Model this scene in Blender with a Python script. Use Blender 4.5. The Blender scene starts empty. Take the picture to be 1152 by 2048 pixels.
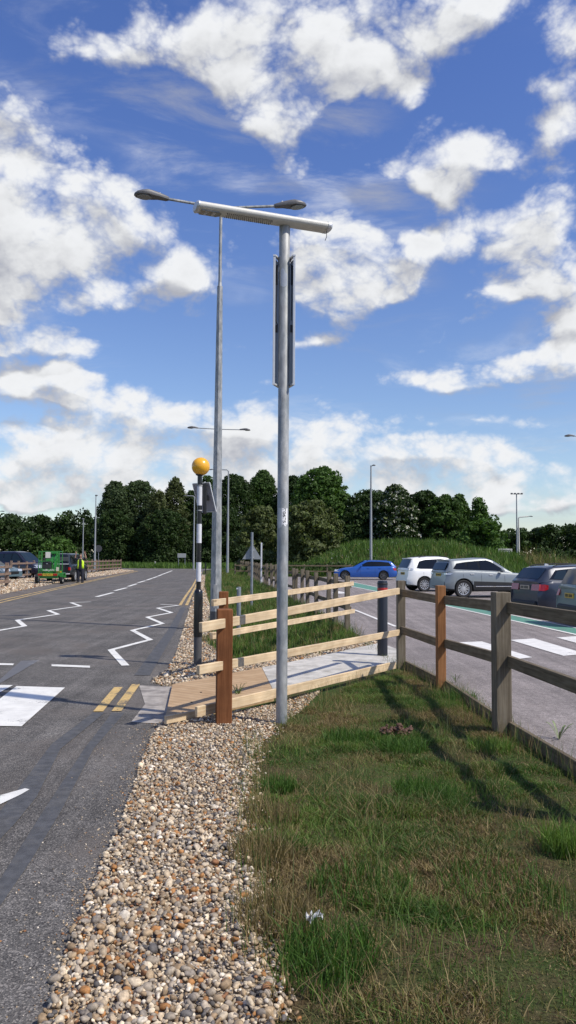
import bpy, math, random
import numpy as np
from mathutils import Matrix, Vector
R = math.radians
random.seed(7)
rng = np.random.default_rng(11)
scene = bpy.context.scene
COL = scene.collection

# ---------------------------------------------------------------- camera
FPX, CX, CY, EYE = 1600.0, 576.0, 1024.0, 1.6
PITCH = math.atan(91/1600.0); ROLL = 0.0060
F_ = Vector((0, math.cos(PITCH), math.sin(PITCH)))
U0 = Vector((0, -math.sin(PITCH), math.cos(PITCH))); R0 = Vector((1, 0, 0))
RT = R0*math.cos(ROLL) + U0*math.sin(ROLL)
UP = U0*math.cos(ROLL) - R0*math.sin(ROLL)
cam_data = bpy.data.cameras.new('camera'); cam = bpy.data.objects.new('camera', cam_data); COL.objects.link(cam)
cam_data.sensor_fit = 'VERTICAL'; cam_data.sensor_height = 36; cam_data.lens = 36*FPX/2048
cam_data.clip_start = 0.05; cam_data.clip_end = 9000
cam.matrix_world = Matrix(((RT.x, UP.x, -F_.x, 0), (RT.y, UP.y, -F_.y, 0), (RT.z, UP.z, -F_.z, EYE), (0, 0, 0, 1)))
scene.camera = cam

def ray(px, py):
    return F_ + RT*((px-CX)/FPX) - UP*((py-CY)/FPX)
def G(px, py, z=0.0):            # photo point -> place on the ground
    r = ray(px, py); t = (z-EYE)/r.z
    return (r.x*t, r.y*t)
def at(px, py, d):               # photo point -> place at distance d
    r = ray(px, py); t = d/r.y
    return Vector((r.x*t, d, EYE+r.z*t))

# ---------------------------------------------------------------- light and sky
SUN_AZ = Vector((1.0, -0.50, 0)).normalized()      # horizontal direction towards the sun
SUN_EL = R(50)
sun_dir = Vector((SUN_AZ.x*math.cos(SUN_EL), SUN_AZ.y*math.cos(SUN_EL), math.sin(SUN_EL)))
sd = bpy.data.lights.new('sun', 'SUN'); sd.energy = 4.2; sd.angle = R(0.9); sd.color = (1.0, 0.93, 0.82)
so = bpy.data.objects.new('sun', sd); COL.objects.link(so)
so.rotation_euler = sun_dir.to_track_quat('Z', 'Y').to_euler(); so.location = (30, -20, 40)

world = bpy.data.worlds.new('World'); scene.world = world; world.use_nodes = True
scene.view_settings.view_transform = 'Standard'; scene.view_settings.look = 'None'
scene.view_settings.exposure = 0.17; scene.view_settings.gamma = 1.0; scene.view_settings.use_curve_mapping = False

class NT:
    """small node-building helper"""
    def __init__(s, tree): s.t = tree; s.n = tree.nodes; s.l = tree.links
    def new(s, typ, **kw):
        n = s.n.new(typ)
        for k, v in kw.items(): setattr(n, k, v)
        return n
    def put(s, sock, v):
        if v is None: return
        if hasattr(v, 'is_linked') or isinstance(v, bpy.types.NodeSocket): s.l.new(v, sock)
        else: sock.default_value = v
    def m(s, op, a, b=None, c=None, clamp=False):
        n = s.new('ShaderNodeMath', operation=op, use_clamp=clamp)
        s.put(n.inputs[0], a); s.put(n.inputs[1], b); s.put(n.inputs[2], c)
        return n.outputs[0]
    def vm(s, op, a, b=None):
        n = s.new('ShaderNodeVectorMath', operation=op)
        s.put(n.inputs[0], a); s.put(n.inputs[1], b)
        return n.outputs[0]
    def mix(s, f, a, b, blend='MIX'):
        n = s.new('ShaderNodeMix', data_type='RGBA', blend_type=blend)
        s.put(n.inputs[0], f)
        s.put(n.inputs[6], a if not isinstance(a, tuple) else (*a[:3], 1)); s.put(n.inputs[7], b if not isinstance(b, tuple) else (*b[:3], 1))
        return n.outputs[2]
    def noise(s, vec, scale, detail=4, rough=0.55, dist=0.0):
        n = s.new('ShaderNodeTexNoise'); s.put(n.inputs['Vector'], vec)
        n.inputs['Scale'].default_value = scale; n.inputs['Detail'].default_value = detail
        n.inputs['Roughness'].default_value = rough; n.inputs['Distortion'].default_value = dist
        return n
    def ss(s, v, a, b, o0=0.0, o1=1.0):
        n = s.new('ShaderNodeMapRange', interpolation_type='SMOOTHSTEP')
        s.put(n.inputs[0], v); n.inputs[1].default_value = a; n.inputs[2].default_value = b
        n.inputs[3].default_value = o0; n.inputs[4].default_value = o1
        return n.outputs[0]
    def scalev(s, vec, sc):
        n = s.new('ShaderNodeVectorMath', operation='MULTIPLY'); s.put(n.inputs[0], vec); n.inputs[1].default_value = sc
        return n.outputs[0]

# clouds: soft ellipses at compass bearings and heights, broken up by noise
CL = [  # bearing x, height y (as seen in the photograph), radii, turn, weight
 (620,50,430,100,0,1.0),(520,150,170,115,0,1.0),(540,215,110,60,0,.9),(150,85,120,48,0,.75),(320,110,160,60,0,.85),(880,30,190,60,0,.8),(700,150,130,80,0,.8),
 (820,195,60,45,0,.5),(1135,140,95,110,0,1.0),(1110,290,90,50,0,.7),(1180,20,90,60,0,.6),(900,300,120,62,0,1.0),(1000,320,65,50,0,.7),(790,345,75,35,0,.6),
 (890,385,70,60,0,.7),(1110,380,90,40,0,.6),(860,485,90,48,0,.85),(1000,500,100,70,0,.8),(1070,430,100,45,0,.9),(1120,500,90,70,0,.8),(1000,575,90,28,0,.6),
 (1130,620,90,110,0,.9),(1110,745,120,60,0,1.0),(970,745,120,50,0,1.0),(850,768,140,26,0,.8),(840,700,110,38,-40,.5),(940,630,150,22,-30,.32),
 (650,500,100,90,0,1.2),(735,535,125,78,0,1.35),(800,560,70,45,0,.8),(640,590,110,45,0,.8),(690,640,130,35,0,.55),(620,682,90,28,0,.8),
 (390,575,110,60,0,.6),(340,550,60,50,0,.7),(440,510,90,60,-35,.4),(490,690,90,30,0,.45),(465,345,85,42,0,.5),(590,305,55,45,0,.55),(605,350,70,36,0,.5),
 (110,360,210,80,0,.95),(50,450,190,100,0,.9),(200,430,150,70,0,.7),(130,530,160,80,0,.8),(30,600,120,70,0,.9),(150,600,150,50,0,.6),(310,470,100,50,0,.5),
 (20,225,95,65,0,.7),(100,215,80,40,0,.5),(130,280,70,25,0,.45),(115,685,82,46,5,1.3),(0,692,50,36,0,1.2),(50,770,120,42,0,1.2),(140,775,60,42,0,1.0),(270,795,170,45,8,.6),
 (250,850,300,60,0,.85),(330,905,360,75,0,1.0),(620,875,340,70,0,1.0),(90,935,220,50,0,.7),(540,770,130,50,0,.45),(70,965,130,45,0,.9),(200,990,260,50,0,.8),
 (680,915,62,20,0,1.1),(785,915,55,28,0,1.1),(925,903,100,34,0,1.1),(850,935,170,40,0,.7),(950,848,100,18,0,.5),(1110,850,100,22,0,.3),
 (300,985,420,40,0,.85),(820,1000,420,38,0,.9),(880,985,320,60,0,.75),(1080,950,160,60,0,.8),(600,960,250,50,0,.7),(50,640,90,25,0,.5)]
def bearing(px, py):
    r = ray(px, py).normalized(); return math.atan2(r.x, r.y), math.asin(r.z)
def cloud_group():
    g = bpy.data.node_groups.new('cloud_field', 'ShaderNodeTree')
    g.interface.new_socket('Vector', in_out='INPUT', socket_type='NodeSocketVector')
    g.interface.new_socket('Density', in_out='OUTPUT', socket_type='NodeSocketFloat')
    g.interface.new_socket('Mass', in_out='OUTPUT', socket_type='NodeSocketFloat')
    t = NT(g); gi = t.new('NodeGroupInput'); go = t.new('NodeGroupOutput')
    d = t.vm('NORMALIZE', gi.outputs[0])
    sp = t.new('ShaderNodeSeparateXYZ'); t.put(sp.inputs[0], d)
    az = t.m('ARCTAN2', sp.outputs[0], sp.outputs[1]); el = t.m('ARCSINE', sp.outputs[2])
    wn = t.noise(t.scalev(d, (1, 1, 1.3)), 7.0, 4, 0.55)
    ws = t.new('ShaderNodeSeparateColor'); t.put(ws.inputs[0], wn.outputs['Color'])
    az = t.m('MULTIPLY_ADD', t.m('SUBTRACT', ws.outputs[0], 0.5), 0.075, az)
    el2 = t.m('MULTIPLY_ADD', t.m('SUBTRACT', ws.outputs[1], 0.5), 0.055, el)
    cb = t.new('ShaderNodeCombineXYZ'); t.put(cb.inputs[0], az); t.put(cb.inputs[1], el2); P = cb.outputs[0]
    tot = None
    for (x, y, rx, ry, rot, w) in CL:
        a, e = bearing(x, y)
        mp = t.new('ShaderNodeMapping', vector_type='TEXTURE'); t.put(mp.inputs[0], P)
        mp.inputs['Location'].default_value = (a, e, 0)
        mp.inputs['Rotation'].default_value = (0, 0, -R(rot))
        mp.inputs['Scale'].default_value = (1.2*rx/FPX, 1.2*ry/FPX, 1)
        gr = t.new('ShaderNodeTexGradient', gradient_type='SPHERICAL'); t.put(gr.inputs[0], mp.outputs[0])
        tot = t.m('MULTIPLY_ADD', gr.outputs[1], w*1.35, tot if tot is not None else 0.0)
    # elsewhere in the sky: broken cloud from noise alone, outside the bearings seen here
    far = t.ss(t.m('ABSOLUTE', az), 0.42, 0.6)
    high = t.ss(el, 0.62, 0.75)
    out = t.m('MAXIMUM', far, high)
    bn = t.noise(t.scalev(d, (1, 1, 1.6)), 3.0, 3, 0.5)
    gen = t.m('MULTIPLY', t.ss(bn.outputs[0], 0.42, 0.66), out)
    tot = t.m('ADD', t.m('MINIMUM', tot, 1.05), gen)
    dv = t.scalev(d, (1, 1, 1.35))
    n = t.noise(dv, 11.5, 9, 0.60, 0.0)
    wob = t.new('ShaderNodeVectorMath', operation='MULTIPLY_ADD'); t.put(wob.inputs[0], wn.outputs['Color']); wob.inputs[1].default_value = (.07, .07, .07); t.put(wob.inputs[2], dv)
    vo = t.new('ShaderNodeTexVoronoi'); t.put(vo.inputs['Vector'], wob.outputs[0]); vo.inputs['Scale'].default_value = 17.0
    vo.inputs['Detail'].default_value = 3.0; vo.inputs['Roughness'].default_value = 0.55; vo.inputs['Lacunarity'].default_value = 2.3
    D = t.m('MULTIPLY_ADD', t.m('SUBTRACT', n.outputs[0], 0.5), 1.95, tot)
    D = t.m('MULTIPLY_ADD', t.m('SUBTRACT', 0.80, vo.outputs['Distance']), 0.72, D)
    t.put(go.inputs[0], t.m('SUBTRACT', D, 0.45))
    lo = t.noise(dv, 7.0, 3, 0.5)
    t.put(go.inputs[1], t.m('MULTIPLY_ADD', t.m('SUBTRACT', lo.outputs[0], .5), 1.3, t.m('MULTIPLY', tot, 1.0)))
    return g
wt = NT(world.node_tree); wt.n.clear()
sky = wt.new('ShaderNodeTexSky', sky_type='NISHITA', sun_disc=False)
sky.sun_elevation = SUN_EL; sky.sun_rotation = math.atan2(SUN_AZ.x, SUN_AZ.y)
sky.air_density = 1.0; sky.dust_density = 0.35; sky.ozone_density = 2.2
tc = wt.new('ShaderNodeTexCoord')
cg = cloud_group()
g1 = wt.new('ShaderNodeGroup'); g1.node_tree = cg; wt.put(g1.inputs[0], tc.outputs['Generated'])
off = wt.vm('ADD', tc.outputs['Generated'], (0.012, 0.0, 0.028))
g2 = wt.new('ShaderNodeGroup'); g2.node_tree = cg; wt.put(g2.inputs[0], off)
D1, D2 = g1.outputs[0], g2.outputs[0]
alpha = wt.m('POWER', wt.ss(D1, -0.18, 0.62), 1.2)
dl = wt.m('MULTIPLY_ADD', wt.m('SUBTRACT', D1, D2), 0.42, wt.m('SUBTRACT', g1.outputs[1], g2.outputs[1]))
lit = wt.ss(dl, -0.46, 0.34)
wr = wt.new('ShaderNodeMapping'); wt.put(wr.inputs[0], tc.outputs['Generated']); wr.inputs['Rotation'].default_value = (0, R(32), 0); wr.inputs['Scale'].default_value = (3.0, 3.0, 13.0)
wn_ = wt.noise(wr.outputs[0], 1.5, 7, 0.62, 0.5); wm_ = wt.noise(tc.outputs['Generated'], 3.3, 2, 0.5)
wisp = wt.m('MULTIPLY', wt.ss(wn_.outputs[0], 0.46, 0.78), wt.ss(wm_.outputs[0], 0.40, 0.62))
alpha = wt.m('MAXIMUM', alpha, wt.m('MULTIPLY', wisp, 0.75))
thick = wt.ss(D1, 0.55, 1.6, 1.0, 0.86)
lum = wt.m('MULTIPLY', wt.m('MULTIPLY_ADD', lit, 0.44, 0.50), thick)
ccol = wt.mix(wt.ss(lum, 0.3, 0.85), (0.86, 0.90, 1.06), (0.97, 0.985, 1.01))
ccol = wt.mix(1.0, ccol, lum, 'MULTIPLY')
sz = wt.new('ShaderNodeSeparateXYZ'); wt.put(sz.inputs[0], tc.outputs['Generated'])
air = wt.mix(wt.ss(sz.outputs[2], -0.05, 0.60), (1.10, 1.10, 1.14), (0.74, 0.88, 1.34))
tint = wt.mix(1.0, sky.outputs[0], air, 'MULTIPLY')
SKY_STR, CLOUD_STR = 0.106, 0.86
b1 = wt.new('ShaderNodeBackground'); wt.put(b1.inputs[0], tint); b1.inputs[1].default_value = SKY_STR
b2 = wt.new('ShaderNodeBackground'); wt.put(b2.inputs[0], ccol); b2.inputs[1].default_value = CLOUD_STR
ms = wt.new('ShaderNodeMixShader'); wt.put(ms.inputs[0], alpha); wt.l.new(b1.outputs[0], ms.inputs[1]); wt.l.new(b2.outputs[0], ms.inputs[2])
wo = wt.new('ShaderNodeOutputWorld'); wt.l.new(ms.outputs[0], wo.inputs[0])

# ---------------------------------------------------------------- object helpers
def tag(o, label=None, cat=None, group=None, kind=None):
    if label: o['label'] = label
    if cat: o['category'] = cat
    if group: o['group'] = group
    if kind: o['kind'] = kind
    return o
def empty(name, loc=(0, 0, 0), rz=0.0):
    o = bpy.data.objects.new(name, None); COL.objects.link(o); o.location = loc; o.rotation_euler = (0, 0, rz)
    o.empty_display_size = 0.2
    return o
def children(o): return [c for c in bpy.data.objects if c.parent == o]
def copy_tree(o, parent=None):
    c = o.copy(); COL.objects.link(c); c.parent = parent
    for ch in children(o): copy_tree(ch, c)
    return c
class MB:
    """collects geometry, then links it as one mesh object"""
    def __init__(s): s.v = []; s.f = []; s.mi = []; s.M = None; s.cur = 0
    def add(s, vs, fs):
        b = len(s.v)
        for p in vs:
            p = Vector(p)
            s.v.append(tuple(s.M @ p) if s.M is not None else tuple(p))
        for f in fs: s.f.append(tuple(i+b for i in f)); s.mi.append(s.cur)
        return s
    def box(s, c, size, rot=None, bev=0.0):
        hx, hy, hz = size[0]/2, size[1]/2, size[2]/2
        Q = Matrix.Rotation(rot, 3, 'Z') if isinstance(rot, (int, float)) else rot
        def P(x, y, z):
            p = Vector((x, y, z))
            if Q is not None: p = Q @ p
            return (p.x+c[0], p.y+c[1], p.z+c[2])
        if bev <= 0:
            vs = [P(x, y, z) for x in (-hx, hx) for y in (-hy, hy) for z in (-hz, hz)]
            s.add(vs, [(0, 1, 3, 2), (4, 6, 7, 5), (0, 4, 5, 1), (2, 3, 7, 6), (0, 2, 6, 4), (1, 5, 7, 3)])
        else:
            b = min(bev, hx*.9, hy*.9, hz*.9); vs = []; 
            for sx in (-1, 1):
                for sy in (-1, 1):
                    for sz in (-1, 1):
                        vs += [P(sx*hx, sy*(hy-b), sz*(hz-b)), P(sx*(hx-b), sy*hy, sz*(hz-b)), P(sx*(hx-b), sy*(hy-b), sz*hz)]
            I = lambda sx, sy, sz, k: ((sx*2+sy)*2+sz)*3+k
            fs = []
            for a in (0, 1):
                fs += [(I(a,0,0,0), I(a,1,0,0), I(a,1,1,0), I(a,0,1,0)), (I(0,a,0,1), I(1,a,0,1), I(1,a,1,1), I(0,a,1,1)), (I(0,0,a,2), I(1,0,a,2), I(1,1,a,2), I(0,1,a,2))]
            for a in (0, 1):
                for b_ in (0, 1):
                    fs += [(I(a,b_,0,0), I(a,b_,1,0), I(a,b_,1,1), I(a,b_,0,1)), (I(a,0,b_,0), I(a,1,b_,0), I(a,1,b_,2), I(a,0,b_,2)), (I(0,a,b_,1), I(1,a,b_,1), I(1,a,b_,2), I(0,a,b_,2))]
                    for c_ in (0, 1): fs.append((I(a,b_,c_,0), I(a,b_,c_,1), I(a,b_,c_,2)))
            s.add(vs, fs)
        return s
    def bar(s, a, b, w, h, bev=0.0, up=(0, 0, 1)):      # rectangular bar from a to b; w sideways, h upwards
        a, b = Vector(a), Vector(b); x = (b-a).normalized(); y = Vector(up).cross(x).normalized(); z = x.cross(y)
        Q = Matrix((x, y, z)).transposed()
        return s.box((a+b)/2, ((b-a).length, w, h), Q, bev)
    def tube(s, pts, rad, n=10, cap=True, sq=(1, 1)):
        pts = [Vector(p) for p in pts]; rad = rad if isinstance(rad, (list, tuple)) else [rad]*len(pts)
        vs = []; fs = []; prev = None
        for i, p in enumerate(pts):
            t = (pts[min(i+1, len(pts)-1)]-pts[max(i-1, 0)]).normalized()
            if prev is None:
                ref = Vector((0, 0, 1)) if abs(t.z) < .9 else Vector((1, 0, 0)); u = t.cross(ref).normalized()
            else: u = (prev - t*prev.dot(t)).normalized()
            prev = u; w = t.cross(u)
            for k in range(n):
                a = 2*math.pi*(k+.5)/n; vs.append(p + (u*math.cos(a)*sq[0] + w*math.sin(a)*sq[1])*rad[i])
        for i in range(len(pts)-1):
            for k in range(n):
                k2 = (k+1) % n; fs.append((i*n+k, i*n+k2, (i+1)*n+k2, (i+1)*n+k))
        if cap: fs += [tuple(range(n-1, -1, -1)), tuple((len(pts)-1)*n+k for k in range(n))]
        return s.add(vs, fs)
    def lathe(s, prof, n=16, axis='Z', c=(0, 0, 0)):     # prof: (r, h)
        vs = []; fs = []
        for r, h in prof:
            for k in range(n):
                a = 2*math.pi*k/n; x, y = r*math.cos(a), r*math.sin(a)
                p = (x, y, h) if axis == 'Z' else ((x, h, y) if axis == 'Y' else (h, x, y))
                vs.append((p[0]+c[0], p[1]+c[1], p[2]+c[2]))
        for i in range(len(prof)-1):
            for k in range(n):
                k2 = (k+1) % n; fs.append((i*n+k, i*n+k2, (i+1)*n+k2, (i+1)*n+k))
        return s.add(vs, fs)
    def prism(s, poly, v):      # poly: 3-D points, v: extrusion
        v = Vector(v); n = len(poly); P = [Vector(p) for p in poly]
        return s.add(P+[p+v for p in P], [tuple(range(n-1, -1, -1)), tuple(range(n, 2*n))]+[(i, (i+1) % n, n+(i+1) % n, n+i) for i in range(n)])
    def sphere(s, c, r, n=16, m=10, sc=(1, 1, 1)):
        pr = [(max(1e-4, math.sin(math.pi*i/m))*r, -math.cos(math.pi*i/m)*r) for i in range(m+1)]
        b = len(s.v); s.lathe(pr, n)
        M_ = s.M
        for i in range(b, len(s.v)):
            p = Vector(s.v[i]) if M_ is None else M_.inverted() @ Vector(s.v[i])
            q = Vector((p.x*sc[0]+c[0], p.y*sc[1]+c[1], p.z*sc[2]+c[2])); s.v[i] = tuple(q if M_ is None else M_ @ q)
        return s
    def build(s, name, mats, parent=None, smooth=True, ang=35):
        me = bpy.data.meshes.new(name); me.from_pydata(s.v, [], s.f)
        mats = mats if isinstance(mats, (list, tuple)) else [mats]
        for m_ in mats: me.materials.append(m_)
        if len(mats) > 1: me.polygons.foreach_set('material_index', s.mi)
        import bmesh
        bm = bmesh.new(); bm.from_mesh(me); bmesh.ops.recalc_face_normals(bm, faces=bm.faces)
        if smooth:
            for f in bm.faces: f.smooth = True
            for e in bm.edges:
                if len(e.link_faces) == 2 and e.calc_face_angle(0) > R(ang): e.smooth = False
        bm.to_mesh(me); bm.free()
        o = bpy.data.objects.new(name, me); COL.objects.link(o); o.parent = parent
        return o
def raw_mesh(name, verts, faces_n, idx, mat, parent=None, cols=None, smooth=False):
    """verts (n,3); faces all with faces_n corners, idx flat"""
    me = bpy.data.meshes.new(name); nf = len(idx)//faces_n
    me.vertices.add(len(verts)); me.vertices.foreach_set('co', np.asarray(verts, np.float32).ravel())
    me.loops.add(len(idx)); me.loops.foreach_set('vertex_index', np.asarray(idx, np.int32))
    me.polygons.add(nf); me.polygons.foreach_set('loop_start', np.arange(nf, dtype=np.int32)*faces_n)
    me.polygons.foreach_set('loop_total', np.full(nf, faces_n, np.int32))
    if smooth: me.polygons.foreach_set('use_smooth', np.ones(nf, bool))
    me.update(calc_edges=True)
    if cols is not None:
        ca = me.color_attributes.new('tone', 'FLOAT_COLOR', 'POINT')
        c4 = np.ones((len(verts), 4), np.float32); c4[:, :3] = cols; ca.data.foreach_set('color', c4.ravel())
    me.materials.append(mat)
    o = bpy.data.objects.new(name, me); COL.objects.link(o); o.parent = parent
    return o
def struct(o, **k): return tag(o, kind='structure', **k)

# ---------------------------------------------------------------- materials
def pm(name, col, rough=0.5, metal=0.0, var=0.0, vscale=6.0, stretch=(1, 1, 1), bump=0.0, bscale=40.0, coat=0.0, spec=0.5, col2=None, thr=(0.45, 0.6), detail=5):
    m = bpy.data.materials.new(name); m.use_nodes = True; t = NT(m.node_tree); b = t.n['Principled BSDF']
    b.inputs['Roughness'].default_value = rough; b.inputs['Metallic'].default_value = metal
    b.inputs['Specular IOR Level'].default_value = spec
    if coat: b.inputs['Coat Weight'].default_value = coat; b.inputs['Coat Roughness'].default_value = 0.04
    tc = t.new('ShaderNodeTexCoord'); v = t.scalev(tc.outputs['Object'], stretch)
    c = (*col, 1)
    if col2 is not None:
        n = t.noise(v, vscale, detail, 0.6); c = t.mix(t.ss(n.outputs[0], *thr), col, col2)
    if var > 0:
        n2 = t.noise(v, vscale*2.7, 4, 0.6); k = t.ss(n2.outputs[0], 0.3, 0.7, 1-var, 1+var)
        c = t.mix(1.0, c if not isinstance(c, tuple) else c[:3], k, 'MULTIPLY')
    t.put(b.inputs['Base Color'], c)
    if bump > 0:
        nb = t.noise(v, bscale, 4, 0.6); bp = t.new('ShaderNodeBump'); bp.inputs['Strength'].default_value = bump; bp.inputs['Distance'].default_value = 0.01
        t.put(bp.inputs['Height'], nb.outputs[0]); t.l.new(bp.outputs[0], b.inputs['Normal'])
    return m
def tone_mat(name, rough=0.6, trans=0.0, spec=0.3, mul=1.0, speck=0.0):
    m = bpy.data.materials.new(name); m.use_nodes = True; t = NT(m.node_tree); b = t.n['Principled BSDF']
    a = t.new('ShaderNodeAttribute', attribute_name='tone')
    c = a.outputs['Color']
    if mul != 1.0: c = t.mix(1.0, c, (mul, mul, mul), 'MULTIPLY')
    if speck:
        tc = t.new('ShaderNodeTexCoord'); n = t.noise(tc.outputs['Object'], 90, 3, .6)
        c = t.mix(1.0, c, t.ss(n.outputs[0], .3, .7, 1-speck, 1+speck), 'MULTIPLY')
    t.put(b.inputs['Base Color'], c); b.inputs['Roughness'].default_value = rough; b.inputs['Specular IOR Level'].default_value = spec
    if trans > 0:
        tr = t.new('ShaderNodeBsdfTranslucent'); t.put(tr.inputs[0], t.mix(1.0, c, (1.1, 1.25, .5), 'MULTIPLY'))
        mx = t.new('ShaderNodeMixShader'); mx.inputs[0].default_value = trans
        t.l.new(b.outputs[0], mx.inputs[1]); t.l.new(tr.outputs[0], mx.inputs[2])
        t.l.new(mx.outputs[0], t.n['Material Output'].inputs[0])
    return m
def asphalt(name, base, light, dark, patch=None, big=0.25, scale=140.0):
    m = bpy.data.materials.new(name); m.use_nodes = True; t = NT(m.node_tree); b = t.n['Principled BSDF']
    tc = t.new('ShaderNodeTexCoord'); v = tc.outputs['Object']
    vo = t.new('ShaderNodeTexVoronoi'); t.put(vo.inputs['Vector'], v); vo.inputs['Scale'].default_value = scale
    sp = t.new('ShaderNodeSeparateColor'); t.put(sp.inputs[0], vo.outputs['Color'])
    c = t.mix(t.ss(sp.outputs[0], 0.62, 0.9), base, light)
    c = t.mix(t.ss(sp.outputs[1], 0.6, 0.95), c, dark)
    n = t.noise(v, 0.9, 6, 0.65); c = t.mix(1.0, c, t.ss(n.outputs[0], .3, .7, 1-big, 1+big), 'MULTIPLY')
    n3 = t.noise(v, 14, 4, 0.7); c = t.mix(1.0, c, t.ss(n3.outputs[0], .3, .7, .82, 1.18), 'MULTIPLY')
    st = t.noise(t.scalev(v, (3.0, .12, 1)), 1.6, 4, .6); c = t.mix(1.0, c, t.ss(st.outputs[0], .35, .68, .84, 1.14), 'MULTIPLY')
    sg = t.noise(v, 2.6, 3, .5, 1.5); c = t.mix(t.ss(sg.outputs[0], .66, .74, 0, .45), c, dark)
    if patch: 
        n2 = t.noise(v, 0.45, 4, 0.6, 0.4); c = t.mix(t.ss(n2.outputs[0], .48, .66, 0, .7), c, patch)
    t.put(b.inputs['Base Color'], c); b.inputs['Roughness'].default_value = 0.85; b.inputs['Specular IOR Level'].default_value = 0.3
    bp = t.new('ShaderNodeBump'); bp.inputs['Strength'].default_value = 0.6; bp.inputs['Distance'].default_value = 0.006
    t.put(bp.inputs['Height'], vo.outputs['Distance']); t.l.new(bp.outputs[0], b.inputs['Normal'])
    return m
def paint(name, col, wear=0.4, under=(0.07, 0.068, 0.07)):
    m = bpy.data.materials.new(name); m.use_nodes = True; t = NT(m.node_tree); b = t.n['Principled BSDF']
    tc = t.new('ShaderNodeTexCoord'); v = tc.outputs['Object']
    n = t.noise(v, 38, 6, 0.72); n2 = t.noise(v, 2.2, 4, 0.6)
    w = t.m('ADD', n.outputs[0], t.m('MULTIPLY', t.m('SUBTRACT', n2.outputs[0], .5), .9))
    f = t.ss(w, 0.78-wear*.5, 0.86-wear*.5, 0, .85)
    n3 = t.noise(v, 5, 5, 0.6)
    c = t.mix(t.ss(n3.outputs[0], .3, .7), tuple(k*.82 for k in col), col)
    t.put(b.inputs['Base Color'], t.mix(f, c, under)); b.inputs['Roughness'].default_value = 0.7
    return m
def wood(name, col, col2, axis='x', knots=True, rough=0.8):
    m = bpy.data.materials.new(name); m.use_nodes = True; t = NT(m.node_tree); b = t.n['Principled BSDF']
    tc = t.new('ShaderNodeTexCoord'); st = (1.3, 26, 26) if axis == 'x' else (26, 26, 1.3)
    v = t.scalev(tc.outputs['Object'], st)
    n = t.noise(v, 1.6, 6, 0.62, 0.6); c = t.mix(t.ss(n.outputs[0], .32, .68), col, col2)
    n2 = t.noise(tc.outputs['Object'], 2.1, 4, 0.6); c = t.mix(1.0, c, t.ss(n2.outputs[0], .3, .7, .78, 1.2), 'MULTIPLY')
    if knots:
        vo = t.new('ShaderNodeTexVoronoi'); s2 = (2.2, 7, 7) if axis == 'x' else (7, 7, 2.2)
        t.put(vo.inputs['Vector'], t.scalev(tc.outputs['Object'], s2)); vo.inputs['Scale'].default_value = 1.0
        c = t.mix(t.ss(vo.outputs['Distance'], .06, .16, .75, 0), c, tuple(k*.35 for k in col))
    t.put(b.inputs['Base Color'], c); b.inputs['Roughness'].default_value = rough; b.inputs['Specular IOR Level'].default_value = .25
    bp = t.new('ShaderNodeBump'); bp.inputs['Strength'].default_value = 0.35; bp.inputs['Distance'].default_value = 0.004
    t.put(bp.inputs['Height'], n.outputs[0]); t.l.new(bp.outputs[0], b.inputs['Normal'])
    return m
def glass_mat(name, col=(0.008, 0.010, 0.013)):
    m = pm(name, col, 0.05, spec=0.32); return m

M_road = asphalt('road_asphalt', (0.104, 0.098, 0.091), (0.23, 0.212, 0.192), (0.045, 0.041, 0.040), patch=(0.125, 0.108, 0.094))
M_cp = asphalt('car_park_asphalt', (0.222, 0.195, 0.185), (0.33, 0.30, 0.285), (0.135, 0.115, 0.11), big=0.15)
M_dust = asphalt('dusty_edge', (0.125, 0.105, 0.088), (0.24, 0.21, 0.18), (0.05, 0.045, 0.04), big=0.3)
M_tar = pm('tar_strip', (0.066, 0.067, 0.071), 0.80, var=.25, vscale=5, bump=.3, bscale=120, col2=(0.075, 0.074, 0.074), thr=(.5, .62))
M_white = paint('white_road_paint', (0.74, 0.73, 0.68), 0.30)
M_whitecp = paint('white_car_park_paint', (0.74, 0.72, 0.68), 0.2, (0.15, 0.135, 0.13))
M_yellow = paint('yellow_road_paint', (0.58, 0.40, 0.15), 0.5)
M_green = paint('green_path_paint', (0.10, 0.27, 0.20), 0.4, (0.12, 0.13, 0.12))
M_patch = paint('scraped_white_patch', (0.36, 0.37, 0.39), 0.95)
M_conc = pm('concrete', (0.50, 0.48, 0.44), 0.85, var=.12, vscale=3, bump=.3, bscale=150, col2=(0.36, 0.345, 0.31), thr=(.45, .65))
M_apron = pm('worn_concrete_apron', (0.34, 0.31, 0.275), .85, var=.2, vscale=3.5, bump=.3, bscale=120, col2=(0.19, 0.17, 0.155), thr=(.42, .66), detail=8)
M_galv = pm('galvanised_steel', (0.35, 0.355, 0.35), 0.55, 0.2, var=.2, vscale=7, stretch=(1, 1, .4), col2=(0.21, 0.23, 0.24), thr=(.38, .64), bump=.08, bscale=30)
M_galv2 = pm('dull_galvanised_steel', (0.20, 0.225, 0.245), 0.55, 0.3, var=.14, vscale=3, stretch=(1, 1, .4), col2=(0.27, 0.30, 0.33), thr=(.4, .62))
M_column = pm('far_lamp_column_steel', (0.30, 0.32, 0.33), 0.6, 0.2, var=.1)
M_head = pm('lamp_head_grey', (0.115, 0.115, 0.12), 0.5, var=.08)
M_lens = pm('lamp_lens', (0.22, 0.22, 0.20), 0.2, var=.05)
M_lampwhite = pm('off_white_aluminium', (0.58, 0.57, 0.52), 0.45, var=.05)
M_alum = pm('aluminium_frame', (0.60, 0.61, 0.62), 0.4, 0.3, var=.04)
M_panelback = pm('panel_backing', (0.22, 0.24, 0.27), 0.5, var=.08)
M_cell = pm('solar_cells', (0.012, 0.016, 0.04), 0.15)
M_black = pm('black_plastic', (0.012, 0.012, 0.013), 0.5)
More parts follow.
